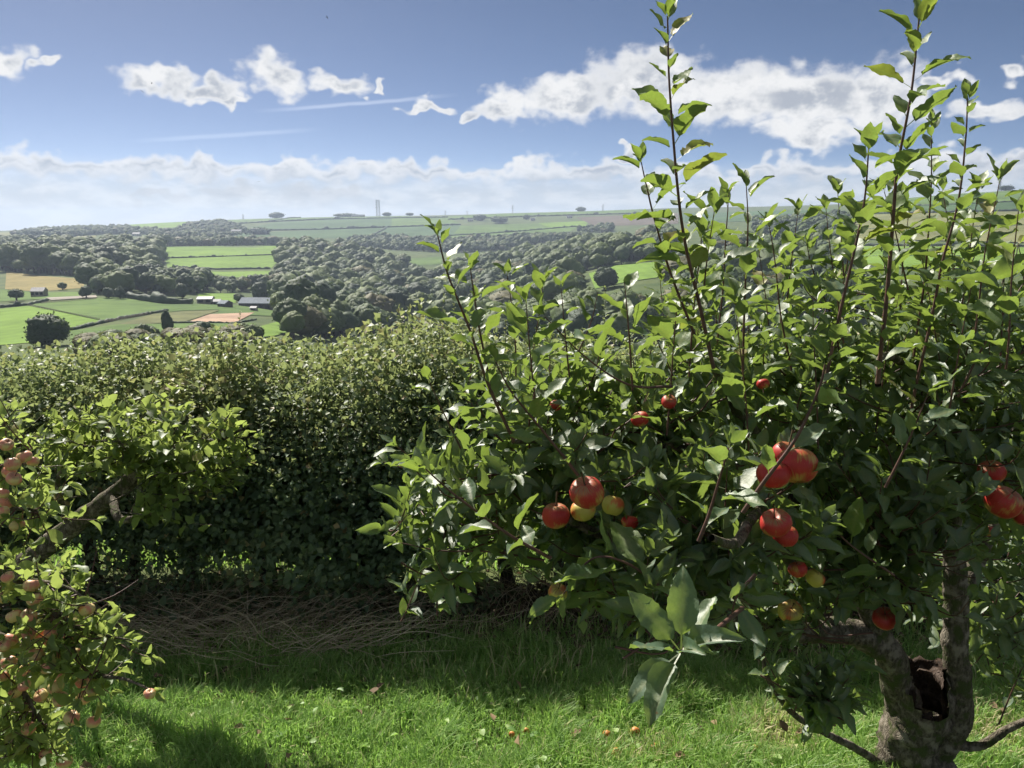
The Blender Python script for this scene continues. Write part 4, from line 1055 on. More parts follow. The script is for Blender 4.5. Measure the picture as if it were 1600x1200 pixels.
# sawn stub
V, F = tube(px_path([(1190, 968, 2.3), (1150, 966, 2.1), (1118, 967, 2.0)]), [.014, .012, .011], 9, 0.1); Fc = np.arange(len(V) - 9, len(V))[None]
part('sawn_stub', mesh_np('sawn_stub', V, [F, Fc], M['bark'], None, True), tree)
SHOOTS = [ # pts, Y, leaf size, spacing, radius, first leaf fraction
 ([(1115,575),(1093,480),(1072,380),(1056,260),(1046,130),(1043,25)], 1.78, .076, .0195, .0050, .02),
 ([(1085,520),(1045,420),(1022,345),(1010,290),(1003,255)], 1.82, .066, .021, .0035, .1),
 ([(1372,600),(1385,440),(1398,330),(1405,250),(1420,140),(1438,25)], 1.72, .082, .0195, .0052, .02),
 ([(1285,600),(1318,470),(1340,370),(1352,300),(1360,225)], 1.72, .076, .020, .0042, .05),
 ([(1425,640),(1465,440),(1495,330),(1507,220),(1510,150)], 2.15, .070, .020, .0045, .05),
 ([(1425,580),(1445,430),(1452,310),(1457,190)], 2.3, .066, .020, .0038, .1),
 ([(1165,800),(1200,745),(1245,680),(1278,610),(1288,572)], 1.42, .088, .055, .0048, .25),
 ([(1090,842),(1110,795),(1128,740),(1140,700)], 1.36, .085, .030, .0040, .15),
 ([(800,690),(765,610),(735,520),(700,430),(683,365)], 1.75, .070, .021, .0045, .05),
 ([(772,620),(752,520),(742,450),(736,410)], 1.85, .068, .034, .0032, .1),
 ([(905,745),(850,680),(800,615),(772,560)], 1.72, .080, .040, .0040, .1),
 ([(1050,605),(985,600),(920,560),(850,495)], 1.82, .074, .040, .0036, .1),
 ([(806,590),(800,500),(790,430)], 2.1, .062, .030, .0026, .05),
 ([(890,590),(882,510),(876,450)], 2.05, .066, .030, .0028, .05),
 ([(988,610),(980,510),(976,440)], 1.9, .072, .032, .0030, .05),
 ([(1160,580),(1164,440),(1168,350),(1166,290)], 2.0, .074, .032, .0034, .05),
 ([(1122,540),(1130,420),(1136,340),(1138,300)], 2.2, .064, .030, .0028, .05),
 ([(1235,580),(1215,440),(1200,350)], 2.15, .070, .032, .0030, .05),
 ([(860,870),(790,832),(715,775),(660,728)], 1.66, .082, .034, .0045, .1),
 ([(850,875),(770,862),(690,862),(625,850)], 1.9, .066, .030, .0034, .2),
 ([(800,760),(720,735),(650,735),(600,722)], 2.05, .066, .030, .0032, .15),
 ([(1565,600),(1550,470),(1545,400),(1548,350)], 2.5, .068, .034, .0030, .1),
 ([(1500,620),(1550,520),(1590,455),(1615,420)], 2.1, .080, .036, .0036, .1),
 ([(1330,620),(1300,500),(1270,420),(1260,380)], 2.3, .070, .032, .0030, .05),
 ([(1470,640),(1510,520),(1530,430)], 2.6, .064, .034, .0028, .05),
 ([(1240,1115),(1260,1060),(1280,1040)], 2.15, .080, .022, .0030, .05),
 ([(1240,1115),(1205,1050),(1185,1010)], 2.28, .055, .026, .0030, .2),
 ([(1560,1130),(1590,1060),(1600,1040)], 2.3, .06, .030, .0030, .2),
 ([(1100,1000),(1020,905),(935,870),(880,930)], 1.55, .098, .040, .0040, .2),
 ([(1180,900),(1150,930),(1140,960)], 1.5, .098, .024, .0040, .0),
 ([(1000,640),(1020,540),(1050,470)], 2.3, .064, .030, .0026, .05),
 ([(720,700),(690,640),(668,590)], 2.0, .064, .030, .0028, .1),
 ([(1380,760),(1420,680),(1450,610)], 1.75, .090, .036, .0036, .1),
 ([(900,560),(925,500),(935,455)], 2.2, .060, .030, .0024, .05),
 ([(1400,900),(1330,850),(1290,810)], 1.9, .082, .034, .0036, .1),
 ([(1051,625),(1041,527),(1030,430)], 2.44, 0.078, .028, .0026, .02),
 ([(1077,588),(1085,479),(1095,370)], 1.92, 0.084, .028, .0028, .02),
 ([(1095,502),(1105,416),(1118,330)], 1.88, 0.084, .028, .0028, .02),
 ([(1209,577),(1198,478),(1185,380)], 2.45, 0.078, .028, .0026, .02),
 ([(1229,475),(1236,402),(1245,330)], 2.35, 0.078, .028, .0026, .02),
 ([(1318,537),(1305,433),(1290,330)], 2.22, 0.078, .028, .0026, .02),
 ([(1318,432),(1314,366),(1310,300)], 2.41, 0.078, .028, .0026, .02),
 ([(1309,522),(1320,431),(1335,340)], 2.25, 0.078, .028, .0026, .02),
 ([(1419,451),(1404,375),(1385,300)], 2.11, 0.078, .028, .0026, .02),
 ([(1404,505),(1411,417),(1420,330)], 2.40, 0.078, .028, .0026, .02),
 ([(1500,475),(1486,387),(1470,300)], 2.43, 0.078, .028, .0026, .02),
 ([(1478,542),(1481,456),(1485,370)], 2.39, 0.078, .028, .0026, .02),
 ([(1502,479),(1515,389),(1530,300)], 2.20, 0.078, .028, .0026, .02),
 ([(1523,521),(1539,400),(1560,280)], 1.98, 0.084, .028, .0028, .02),
 ([(1572,575),(1580,452),(1590,330)], 1.78, 0.084, .028, .0028, .02),
 ([(1562,587),(1568,493),(1575,400)], 2.15, 0.078, .028, .0026, .02),
 ([(1218,557),(1221,488),(1225,420)], 2.50, 0.078, .028, .0026, .02),
 ([(1042,680),(1050,565),(1060,450)], 1.90, 0.084, .028, .0028, .02),
 ([(818,670),(832,555),(850,440)], 2.17, 0.078, .028, .0026, .02),
 ([(841,665),(831,567),(820,470)], 1.80, 0.084, .028, .0028, .02),
 ([(731,629),(737,549),(745,470)], 2.21, 0.078, .028, .0026, .02),
 ([(1483,652),(1499,546),(1520,440)], 1.88, 0.084, .028, .0028, .02),
 ([(1476,618),(1460,509),(1440,400)], 2.27, 0.078, .028, .0026, .02),
 ([(1366,682),(1383,571),(1405,460)], 2.30, 0.078, .028, .0026, .02),
 ([(1172,730),(1162,600),(1150,470)], 1.97, 0.084, .028, .0028, .02),
 ([(1279,706),(1275,583),(1270,460)], 2.06, 0.084, .028, .0028, .02),
]
lead = Bag()
for k, (pts, Y, sz, sp, r, fr) in enumerate(SHOOTS):
    q = spline(px_path(pts, Y), 40); q = q + 0.012 * (np.stack([vnoise(q, 5, k + 40 + s) for s in (1, 2, 3)], -1) - 0.5)
    V, F = tube(q, np.linspace(r, r * 0.35, len(q)), 7); part('shoot', mesh_np('shoot', V, F, M['shoot'], None, True), tree)
    p_, a_, u_, z_ = shoot_leaves(q, fr, sp, sz, g)
    lead.add(p_, a_, u_, z_, np.clip(g.normal(0.55, 0.22, len(p_)) + np.linspace(-.15, .25, len(p_)), 0, 1))
# the leaf rosette that hangs out towards the camera
ros = at(1064, 1018, 0.98)
V, F = tube(spline(px_path([(1160, 950, 1.45), (1110, 990, 1.15), (1064, 1018, 0.98)]), 20), np.linspace(.005, .003, 20), 7)
part('shoot', mesh_np('shoot', V, F, M['shoot'], None, True), tree)
tips = [(1068,902,1.02,.095),(1000,942,1.0,.09),(975,1004,.93,.08),(1028,1086,.93,.09),(1012,1062,.97,.085),(1138,984,.92,.085),(1118,946,1.05,.09),(1088,925,1.08,.09),(1150,1005,1.08,.085),(1100,1000,.88,.06)]
A = np.array([at(x, y, Y) - ros for x, y, Y, s in tips])
lead.add(np.repeat(ros[None], len(tips), 0), A, np.array([0, -0.25, 0.9]) + g.normal(0, 0.3, A.shape), np.array([s for *_, s in tips]), np.clip(g.normal(0.35, 0.15, len(tips)), 0, 1))
LP, LA, LU, LZ, LT = lead.get()
# the 300 leaves that show largest become leaves of their own
lx, ly, lf = to_px(LP + unit(LA) * LZ[:, None] * 0.6)
score = LZ / lf * ((lx > -20) & (lx < 1620) & (ly > -30) & (ly < 1220))
score[-len(tips):] += 1
big_i = np.argsort(-score)[:300]
ax_, sd_, nm_ = frames(LA[big_i], LU[big_i])
LEAFM = []
for k, (V, F, vein) in enumerate(BIG):
    for tt in (0.25, 0.55, 0.85):
        LEAFM.append(mesh_np('leaf', V, F, M['apple_leaf'], {'tint': np.full(len(V), tt), 'vein': vein}, True))
base_inv = Vector(-base)
for n_, i in enumerate(big_i):
    tk = min(2, int(LT[i] * 3)); me = LEAFM[(n_ % len(BIG)) * 3 + tk]
    o = bpy.data.objects.new('leaf', me); COL.objects.link(o); o.parent = tree
    s = LZ[i]
    Mx = Matrix(((ax_[n_, 0] * s, sd_[n_, 0] * s, nm_[n_, 0] * s, LP[i, 0] - base[0]), (ax_[n_, 1] * s, sd_[n_, 1] * s, nm_[n_, 1] * s, LP[i, 1] - base[1]), (ax_[n_, 2] * s, sd_[n_, 2] * s, nm_[n_, 2] * s, LP[i, 2] - base[2]), (0, 0, 0, 1)))
    o.matrix_local = Mx
mask = np.ones(len(LP), bool); mask[big_i] = False
fol = Bag(); fol.add(LP[mask], LA[mask], LU[mask], LZ[mask], LT[mask])

APPLES = [ # px, py, r, Y, kind, label
 (918,770,27,1.60,'red_apple','large red apple with a sunlit top in the left part of the tree'),
 (868,806,22,1.68,'red_apple','dark red apple below and left of the large sunlit one'),
 (910,798,20,1.70,'mixed_apple','yellowish apple just under the large sunlit one'),
 (1246,728,31,1.62,'red_apple','largest deep red apple behind the long central shoot'),
 (1208,742,26,1.60,'red_apple','red apple left of the largest one behind the central shoot'),
 (1228,712,24,1.72,'red_apple','topmost red apple of the central cluster'),
 (1212,818,24,1.55,'red_apple','red apple below the central cluster half hidden by leaves'),
 (1228,838,20,1.60,'red_apple','orange-red apple tucked under its neighbour below the central cluster'),
 (1247,890,15,2.0,'red_apple','small bright red apple with a sunlit side above the left limb'),
 (1274,904,15,2.02,'mixed_apple','yellow-orange apple beside the small bright red one'),
 (1235,955,19,2.1,'mixed_apple','greenish yellow apple hanging by the left limb'),
 (1383,967,19,2.2,'red_apple','red apple hanging alone in front of the trunk fork'),
 (1550,738,20,2.1,'red_apple','upper red apple near the right edge'),
 (1568,785,27,2.0,'red_apple','big red apple below the upper one at the right edge'),
 (1602,806,19,2.1,'red_apple','red apple cut by the right edge'),
 (1045,628,12,1.9,'red_apple','small red apple high in the middle of the crown'),
 (1000,655,14,1.9,'red_apple','dim red apple left of the small one high in the crown'),
 (868,634,9,1.95,'red_apple','tiny red apple spot in the upper left foliage'),
 (984,816,13,1.75,'red_apple','dark red apple in shade right of the large sunlit one'),
 (958,790,18,1.75,'mixed_apple','green shaded apple right of the large sunlit one'),
 (872,926,15,1.75,'mixed_apple','orange-yellow apple low in the left foliage'),
 (1264,1090,14,2.25,'mixed_apple','ripening apple low on the drooping twig'),
 (1312,1112,14,2.25,'mixed_apple','yellow apple beside the trunk on the drooping twig'),
 (1192,600,10,2.0,'red_apple','small orange-red apple high up near the tall left shoot'),
 (1545,830,9,2.5,'red_apple','tiny pink-red apple by the back limb at the right'),
]
apx = np.array([(a, b, r, Y) for a, b, r, Y, *_ in APPLES])
for (a, b, r, Y, kd, lab) in APPLES:
    apple(a, b, r, Y, kd, lab, 'apples on the big tree')
# crown fill: leafy twigs through the volume
BLOBS = [(1370,640,2.45,.72,.55,.42,150),(850,690,2.05,.44,.38,.30,85),(960,850,1.90,.30,.28,.17,36),(1130,800,1.75,.26,.24,.22,34),(1540,880,2.7,.32,.35,.42,60),
 (1250,900,2.25,.28,.3,.22,40),(1300,1060,2.15,.17,.12,.12,26),(1220,530,2.45,.62,.4,.22,48),(1050,640,2.15,.4,.35,.3,70),(1500,600,2.6,.45,.4,.4,70),(720,790,2.05,.2,.25,.2,20),(1010,900,1.65,.20,.2,.12,16),(1380,820,2.15,.45,.35,.3,70),(1580,1000,2.7,.18,.25,.2,14),(640,770,2.05,.09,.15,.13,8),(680,860,2.0,.12,.15,.07,8),(1430,460,2.6,.5,.35,.2,20),(1590,520,2.7,.3,.3,.3,20)]
twigs = []
for bi, (px, py, Y, rx, ry, rz, n) in enumerate(BLOBS):
    c = at(px, py, Y)
    for k in range(int(n * .62)):
        v = g.normal(size=3); v /= np.linalg.norm(v); rr_ = g.uniform(0.25, 1.0) ** 0.5
        tipp = c + v * np.array([rx, ry, rz]) * rr_
        d = unit((v * np.array([1, 1, 0.6]) + np.array([0, -0.1, 0.75]) + g.normal(0, 0.3, 3)))
        L = g.uniform(0.14, 0.30)
        q = spline([tipp - d * L * .8 + (c - tipp) * .45, tipp - d * L * 0.45 + np.array([0, 0, -0.012]), tipp], 9)
        twigs.append(tube(q, np.linspace(.0032, .0012, 9), 5))
        p_, a_, u_, z_ = shoot_leaves(q, 0.0, 0.022, 0.072 if Y > 1.8 else 0.086, g)
        # some leaf clusters on short spurs
        fol.add(p_, a_, u_, z_, np.clip(g.normal(0.38, 0.22, len(p_)), 0, 1))
FP, FA, FU, FZ, FT = fol.get()
cen = FP + unit(FA) * FZ[:, None] * 0.65
fx, fy, ff = to_px(cen)
keep = ff > 0.75
keep &= ~((fx > 905) & (fx < 1018) & (fy > 402) & (fy < 456))
for (a, b, r, Y) in apx:      # fruit hangs clear of its leaves
    if (a, b) in ((910, 798), (958, 790), (984, 816), (868, 634), (1000, 655), (1192, 600), (1228, 838)): continue
    keep &= ~((np.hypot(fx - a, fy - b) < r * (1.25 if (a, b) in ((1383, 967), (1247, 890), (1235, 955)) else 0.55)) & (ff < Y * 1.06) & (fy > b - r * .6))
# the trunk foot and the shaded hollow stay open
keep &= ~((fx > 1370) & (fx < 1520) & (fy > 1000) & (ff < 2.6))
keep &= ~((fx > 1465) & (fx < 1515) & (fy > 860) & (ff < 2.45))
keep &= ~((fx > 940) & (fx < 1180) & (fy > 985))
keep &= ~((fx > 1245) & (fx < 1400) & (fy > 962) & (fy < 1018) & (ff < 2.45))
FP, FA, FU, FZ, FT = [x[keep] for x in (FP, FA, FU, FZ, FT)]
fo = part('foliage', leaves_mesh('foliage', MED, FP, FA, FU, FZ, FT, M['apple_leaf']), tree); fo['kind'] = 'stuff'
V, F = join(twigs); tw = part('twigs', mesh_np('twigs', V, F, M['shoot'], None, True), tree); tw['kind'] = 'stuff'
print('apple leaves', len(FP) + 300)
# bare dead twigs at the right edge
for k in range(3):
    q = spline(px_path([(1560 + 14 * k, 470, 2.5), (1572 + 14 * k, 420, 2.5), (1580 + 8 * k, 385 - 6 * k, 2.5)]), 14); q = q + 0.02 * (np.stack([vnoise(q, 14, k + s) for s in (1, 2, 3)], -1) - 0.5)
    V, F = tube(q, np.linspace(.003, .0012, 14), 5); part('dead_twig', mesh_np('dead_twig', V, F, M['bark']), tree)

# ------------------------------------------------------------------ near apple tree at the left edge
g = np.random.default_rng(15)
lb = np.array([-2.35, 2.15, 0.0]); lb[2] = float(terrain(lb[0], lb[1]))
lt = empty('apple_tree', lb); tag(lt, 'apple tree reaching in from the left edge laden with small pink apples', 'apple tree')
V, F = tube(spline([lb + [0, 0, -.05], lb + [0.03, 0, .4], lb + [0, .05, .9], lb + [.1, .05, 1.4]], 26), np.linspace(.11, .05, 26), 16, .15, 3)
part('trunk', mesh_np('trunk', V, F, M['bark'], None, True), lt)
LB = [([(-150,900,2.15),(-60,880,2.1),(20,900,2.05),(90,960,2.0),(120,1030,1.98),(150,1060,1.96)], .02),
 ([(-150,960,2.15),(-40,980,2.1),(40,1010,2.05),(110,1050,2.0),(190,1060,1.9),(240,1080,1.86)], .013),
 ([(-150,780,2.15),(-60,770,2.1),(10,730,2.05),(50,700,2.05)], .012),
 ([(-150,820,2.15),(-50,830,2.1),(0,800,2.05),(40,795,2.0),(75,805,1.98)], .010),
 ([(-60,980,2.15),(20,1060,2.05),(60,1120,2.0),(90,1180,1.95)], .012),
 ([(20,900,2.05),(110,920,2.0),(150,960,1.98)], .006),
 ([(60,960,2.02),(150,990,1.98),(205,1000,1.95)], .006),
 ([(-80,720,2.2),(-20,690,2.15),(25,640,2.15)], .007),
 ([(-60,1040,2.1),(0,1110,2.05),(40,1180,2.0)], .010)]
lfol = Bag(); ltw = []
for k, (pts, r) in enumerate(LB):
    q = spline(px_path(pts), 30)
    V, F = tube(q, np.linspace(r, .0025, 30), 9, .1, k); part('branch', mesh_np('branch', V, F, M['bark'], None, True), lt)
    p_, a_, u_, z_ = shoot_leaves(q, .45, .05, .052, g)
    lfol.add(p_, a_, u_, z_, np.clip(g.normal(.55, .22, len(p_)), 0, 1))
    big = k in (0, 4, 8)
    for s in range(36 if big else 12):
        i = g.integers(8, 30) if k not in (1, 6) else g.integers(4, 20); st = q[i]
        d = unit(g.normal(size=3) * np.array([1, .8, .9]) + np.array([-.05, -.1, 0.0])); L = g.uniform(.06, .18)
        qq = spline([st, st + d * L * .5 + [0, 0, -.01], st + d * L], 7); ltw.append(tube(qq, np.linspace(.0025, .001, 7), 5))
        p_, a_, u_, z_ = shoot_leaves(qq, .1, .024, .046, g)
        lfol.add(p_, a_, u_, z_, np.clip(g.normal(.55, .24, len(p_)), 0, 1))
PINK = [(10,695),(38,714),(51,721),(20,725),(14,738),(22,748),(4,771),(11,784),(4,801),(27,821),(12,902),(49,915),(7,933),(54,937),(69,943),(45,963),(46,990),(65,991),(79,988),(80,999),(7,1008),(16,1000),(107,1001),(57,1023),(116,1021),(75,1043),(96,1054),(130,1064),(146,1077),(131,1090),(38,1071),(87,1074),(64,1087),(95,1093),(24,1082),(112,1122),(146,1128),(45,1165),(71,1179),(100,1190),(45,1139),(136,953),(4,1057),(13,1035),(40,1048),(22,963),(90,1020)]
PLAB = {(234,1084):0}
LP_, LA_, LU_, LZ_, LT_ = lfol.get(); cx_, cy_, cf_ = to_px(LP_ + unit(LA_) * LZ_[:, None] * .6); kp = np.ones(len(LP_), bool)
def pink_label(x, y):
    side = 'at the very edge of the photo' if x < 18 else 'near the left edge' if x < 50 else 'in the middle of the spray' if x < 85 else 'on the outer side'
    if y < 745: return 'small pink apple of the top cluster, ' + side
    if y < 830: return 'small pink apple of the middle spray, ' + side
    rows = ['topmost', 'second', 'third', 'fourth', 'fifth', 'sixth', 'seventh', 'lowest']
    return 'pink apple, %s row of low left branches, %s' % (rows[min(7, int((y - 900) / 37))], side)
for k, (x, y) in enumerate(PINK):
    r = [10.5, 11.5, 9.5, 12][k % 4]; Y = 1.93 + .12 * ((k * 7) % 5) / 5
    if (x, y) == (27, 821): lab = 'pink apple hanging alone between two long leaves at the left edge'
    elif (x, y) == (45, 1165): lab = 'red-pink apple hanging lowest but one at the bottom left'
    elif (x, y) == (146, 1128): lab = 'pink apple at the lower right tip of the low left branches'
    elif (x, y) == (146, 1077): lab = 'sunlit pink apple at the outer end of the low left branches'
    elif (x, y) == (136, 953): lab = 'pink apple on the spray sticking up beside the low left branches'
    else: lab = pink_label(x, y)
    apple(x, y, r, Y, 'pink_apple', lab, 'pink apples on the left tree', .6)
    kp &= ~((np.hypot(cx_ - x, cy_ - y) < r * .9) & (cf_ < Y * 1.04))
apple(234, 1084, 9, 1.84, 'pink_apple', 'small apple at the very tip of the thin twig over the grass', 'pink apples on the left tree', .4)
kp &= ~((np.abs(cx_ - 180) < 45) & (cy_ < 940) & (cy_ > 830))
LP_, LA_, LU_, LZ_, LT_ = [x[kp] for x in (LP_, LA_, LU_, LZ_, LT_)]
cx_, cy_, cf_ = to_px(LP_ + unit(LA_) * LZ_[:, None] * .6); sc_ = LZ_ / cf_ * ((cx_ > 0) & (cy_ < 1200) & (cf_ < 2.05)); bi_ = np.argsort(-sc_)[:120]
LFM = [mesh_np('leaf', V, F, M['left_leaf'], {'tint': np.full(len(V), tt), 'vein': vein}, True) for (V, F, vein) in BIG[:4] for tt in (.3, .6, .85)]
ax_, sd_, nm_ = frames(LA_[bi_], LU_[bi_])
for n_, i in enumerate(bi_):
    o = bpy.data.objects.new('leaf', LFM[(n_ % 4) * 3 + min(2, int(LT_[i] * 3))]); COL.objects.link(o); o.parent = lt; s = LZ_[i]
    o.matrix_local = Matrix([[ax_[n_, r] * s, sd_[n_, r] * s, nm_[n_, r] * s, LP_[i, r] - lb[r]] for r in range(3)] + [[0, 0, 0, 1]])
m_ = np.ones(len(LP_), bool); m_[bi_] = False
fo = part('foliage', leaves_mesh('foliage', MED, LP_[m_], LA_[m_], LU_[m_], LZ_[m_], LT_[m_], M['left_leaf']), lt); fo['kind'] = 'stuff'
V, F = join(ltw); tw = part('twigs', mesh_np('twigs', V, F, M['shoot'], None, True), lt); tw['kind'] = 'stuff'

# ------------------------------------------------------------------ leaning apple tree before the hedge
g = np.random.default_rng(25)
mb = at(-25, 950, 3.6); mb[2] = float(terrain(mb[0], mb[1])); mt = empty('apple_tree', mb)
tag(mt, 'leaning apple tree with a grey slanting trunk in front of the hedge', 'apple tree')
MB_ = [([(-30,960,3.6),(30,890,3.56),(110,825,3.51),(200,755,3.47),(245,705,3.47),(290,650,3.51)], .068, .02, 'trunk'),
 ([(180,770,3.47),(180,800,3.33),(195,812,3.26),(240,800,3.24),(290,770,3.24),(345,735,3.29)], .022, .008, 'branch'),
 ([(245,705,3.47),(200,690,3.33),(150,690,3.29)], .018, .006, 'branch'), ([(270,670,3.49),(330,690,3.42),(380,670,3.42)], .014, .006, 'branch'),
 ([(110,825,3.51),(90,760,3.42),(110,700,3.38)], .018, .006, 'branch')]
mfol = Bag(); mtw = []
for k, (pts, r0, r1, nm) in enumerate(MB_):
    q = spline(px_path(pts), 36); V, F = tube(q, np.linspace(r0, r1, 36), 12, .15, k); part(nm, mesh_np(nm, V, F, M['bark'], None, True), mt)
for (px, py, Y, rx, ry, rz, n) in ((190,690,3.33,.42,.3,.22,75),(280,720,3.29,.36,.25,.17,60),(345,690,3.38,.2,.2,.17,26),(110,690,3.38,.25,.25,.2,28),(230,770,3.29,.25,.2,.12,22),(220,650,3.42,.35,.25,.12,26),(60,740,3.42,.2,.2,.2,14)):
    c = at(px, py, Y)
    for k in range(int(n * .72)):
        if k % 4 == 3: continue
        v = g.normal(size=3); v /= np.linalg.norm(v); tipp = c + v * np.array([rx, ry, rz]) * g.uniform(.3, 1) ** .6
        d = unit(v * np.array([1, 1, .5]) + np.array([0, -.1, .4]) + g.normal(0, .35, 3)); L = g.uniform(.15, .3)
        q = spline([tipp - d * L, tipp - d * L * .5 + [0, 0, -.015], tipp], 7); mtw.append(tube(q, np.linspace(.0035, .0015, 7), 4))
        p_, a_, u_, z_ = shoot_leaves(q, 0, .026, .056, g); mfol.add(p_, a_, u_, z_, np.clip(g.normal(.5, .25, len(p_)), 0, 1))
mq = mfol.get(); qx, qy, qf = to_px(mq[0] + unit(mq[1]) * mq[3][:, None] * .6)
tpar = np.clip(((qx - 20) * 180 + (qy - 898) * -133) / (180 ** 2 + 133 ** 2), 0, 1); dl = np.hypot(qx - 20 - 180 * tpar, qy - 898 + 133 * tpar)
mk = dl > 27
fo = part('foliage', leaves_mesh('foliage', SMALL, *[v[mk] for v in mq], M['left_leaf']), mt); fo['kind'] = 'stuff'
V, F = join(mtw); tw = part('twigs', mesh_np('twigs', V, F, M['bark'], None, True), mt); tw['kind'] = 'stuff'

# ------------------------------------------------------------------ the hedge
g = np.random.default_rng(35)
HX0, HX1, HY = -4.6, 4.6, 4.75
hroot = empty('hedge', (0, HY, float(terrain(0.0, HY)))); tag(hroot, 'tall dense hawthorn hedge across the end of the garden', 'hedge')
def hedge_pts(n):
    x = g.uniform(HX0, HX1, n); th_ = g.uniform(0, 2 * np.pi, n); rr_ = g.uniform(0.05, 1, n) ** .5
    c, s = np.cos(th_), np.sin(th_)
    N1 = vnoise(np.stack([x, c * 1.2, s * 1.2], -1), 1.6, 3); N2 = vnoise(np.stack([x, c * 1.2, s * 1.2], -1), 4.2, 4)
    N0 = vnoise(np.stack([x, c * .6, s * .6], -1), .7, 5)
    k = .66 + .26 * N0 + .30 * N1 + .22 * N2
    hx = np.interp(x, [-4.5, -2.5, -1.2, 0.2, 5], [.84, .87, .94, 1.0, .98])
    wid = .80 * k; hgt = .86 * k * hx
    e = np.where(s > 0, .95, .85)
    y = HY + np.sign(c) * np.abs(c) ** e * wid * rr_; zl = .86 + np.sign(s) * np.abs(s) ** e * hgt * rr_
    lean = 0.06 * np.sin(x * 2.1)
    return x, y + lean, zl, rr_, s, c
x, y, zl, rr_, s, c = hedge_pts(215000)
P = np.stack([x, y, zl], -1)
cl = vnoise(P, 5.5, 6) * .6 + vnoise(P, 12, 7) * .4
keep = (cl > .33) | (rr_ < .6)
# thin, gappy foot with light coming through
foot = np.clip((zl + .06 - .92 * vnoise(np.stack([x, 0 * x, 0 * x], -1), 1.7, 8) + .10 * (y > HY)) / .22, 0, 1)
keep &= g.uniform(size=len(x)) < (.01 + .99 * foot)
x, y, zl, rr_, s, c = [v[keep] for v in (x, y, zl, rr_, s, c)]
z = zl + terrain(x, np.full(len(x), HY)); n = len(x); P = np.stack([x, y, z], -1)
out = unit(np.stack([0 * x, c, s * .9], -1))
A = unit(out * .6 + g.normal(0, .75, (n, 3)) + [0, 0, .05]); U = out * .55 + np.array([0, 0, .75]) + g.normal(0, .5, (n, 3))
pn = vnoise(P, 1.3, 21); pn2 = vnoise(P, 3.0, 22)
Zs = g.uniform(.024, .042, n) * (.95 + .6 * np.clip(pn * 1.6 - .4, 0, 1)) * np.where(rr_ < .72, 1.75, 1.0); T = np.clip(g.normal(.36, .2, n) + np.clip(s, 0, 1) * .30 * rr_ + .55 * (pn - .5) + .35 * (pn2 - .5), 0, .97); T = np.where(g.uniform(size=n) < .012, 1.0, T)  # upper outer leaves paler: yellowish young tips, plus the sunlit top painted in
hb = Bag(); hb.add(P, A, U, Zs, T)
# loose young sprays over the top
sprays = []
for k in range(520):
    sx_ = g.uniform(HX0, HX1); sy_ = HY + g.uniform(-.8, .6); b = np.array([sx_, sy_, float(terrain(sx_, HY)) + (1.50 - .5 * ((sy_ - HY) / .9) ** 2) * np.interp(sx_, [-4.5, -2.5, -1.2, 0.2, 5], [.84, .87, .94, 1.0, .98])]); L = g.uniform(.12, .30) if k % 9 else g.uniform(.35, .55)
    tip_ = b + np.array([g.normal(0, .09), g.normal(0, .07), 1]) * L; q = spline([b - [0, 0, .1], (b + tip_) / 2 + g.normal(0, .015, 3), tip_], 8); sprays.append(tube(q, np.linspace(.003, .001, 8), 4))
    p_, a_, u_, z_ = shoot_leaves(q, .1, .017, .026, g); hb.add(p_, a_, u_, z_, np.clip(g.normal(.62, .2, len(p_)), 0, 1))
SM2 = [leaf_shape(3, 3, w, f, cu, .03, 0, tw, sd, .08) for (w, f, cu, tw, sd) in ((.85, .35, .3, .2, 1), (.75, .5, .2, -.3, 2), (.95, .2, .4, .3, 3))]
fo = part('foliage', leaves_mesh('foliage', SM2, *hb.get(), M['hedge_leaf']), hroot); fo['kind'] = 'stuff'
print('hedge leaves', n)
xs = np.concatenate([np.arange(HX0 + .15, HX1, .40)]) + g.uniform(-.22, .22, len(np.arange(HX0 + .15, HX1, .40)))
hw = list(sprays)
for k, sx_ in enumerate(xs):
    b = np.array([sx_, HY + g.uniform(-.12, .12), float(terrain(sx_, HY)) - .08]); lean_ = g.normal(0, .10, 2)
    q = spline([b, b + [lean_[0], lean_[1], .4], b + [lean_[0] * 2.2, lean_[1] * 2, .85], b + [lean_[0] * 3.4, lean_[1] * 2, 1.3]], 22); r0 = g.uniform(.028, .068)
    V, F = tube(q, np.linspace(r0, .012, 22), 9, .2, k); part('stem', mesh_np('stem', V, F, M['hedge_bark'], None, True), hroot)
    for j in range(16):
        i = g.integers(3, 20); d = unit(g.normal(size=3) * [1.3, .5, .6] + [0, 0, .25]); L = g.uniform(.2, .5)
        qq = spline([q[i], q[i] + d * L * .5 + g.normal(0, .03, 3), q[i] + d * L + [0, 0, .04]], 8); hw.append(tube(qq, np.linspace(.009, .003, 8), 4))
V, F = join(hw); tw = part('twigs', mesh_np('twigs', V, F, M['hedge_bark']), hroot); tw['kind'] = 'stuff'

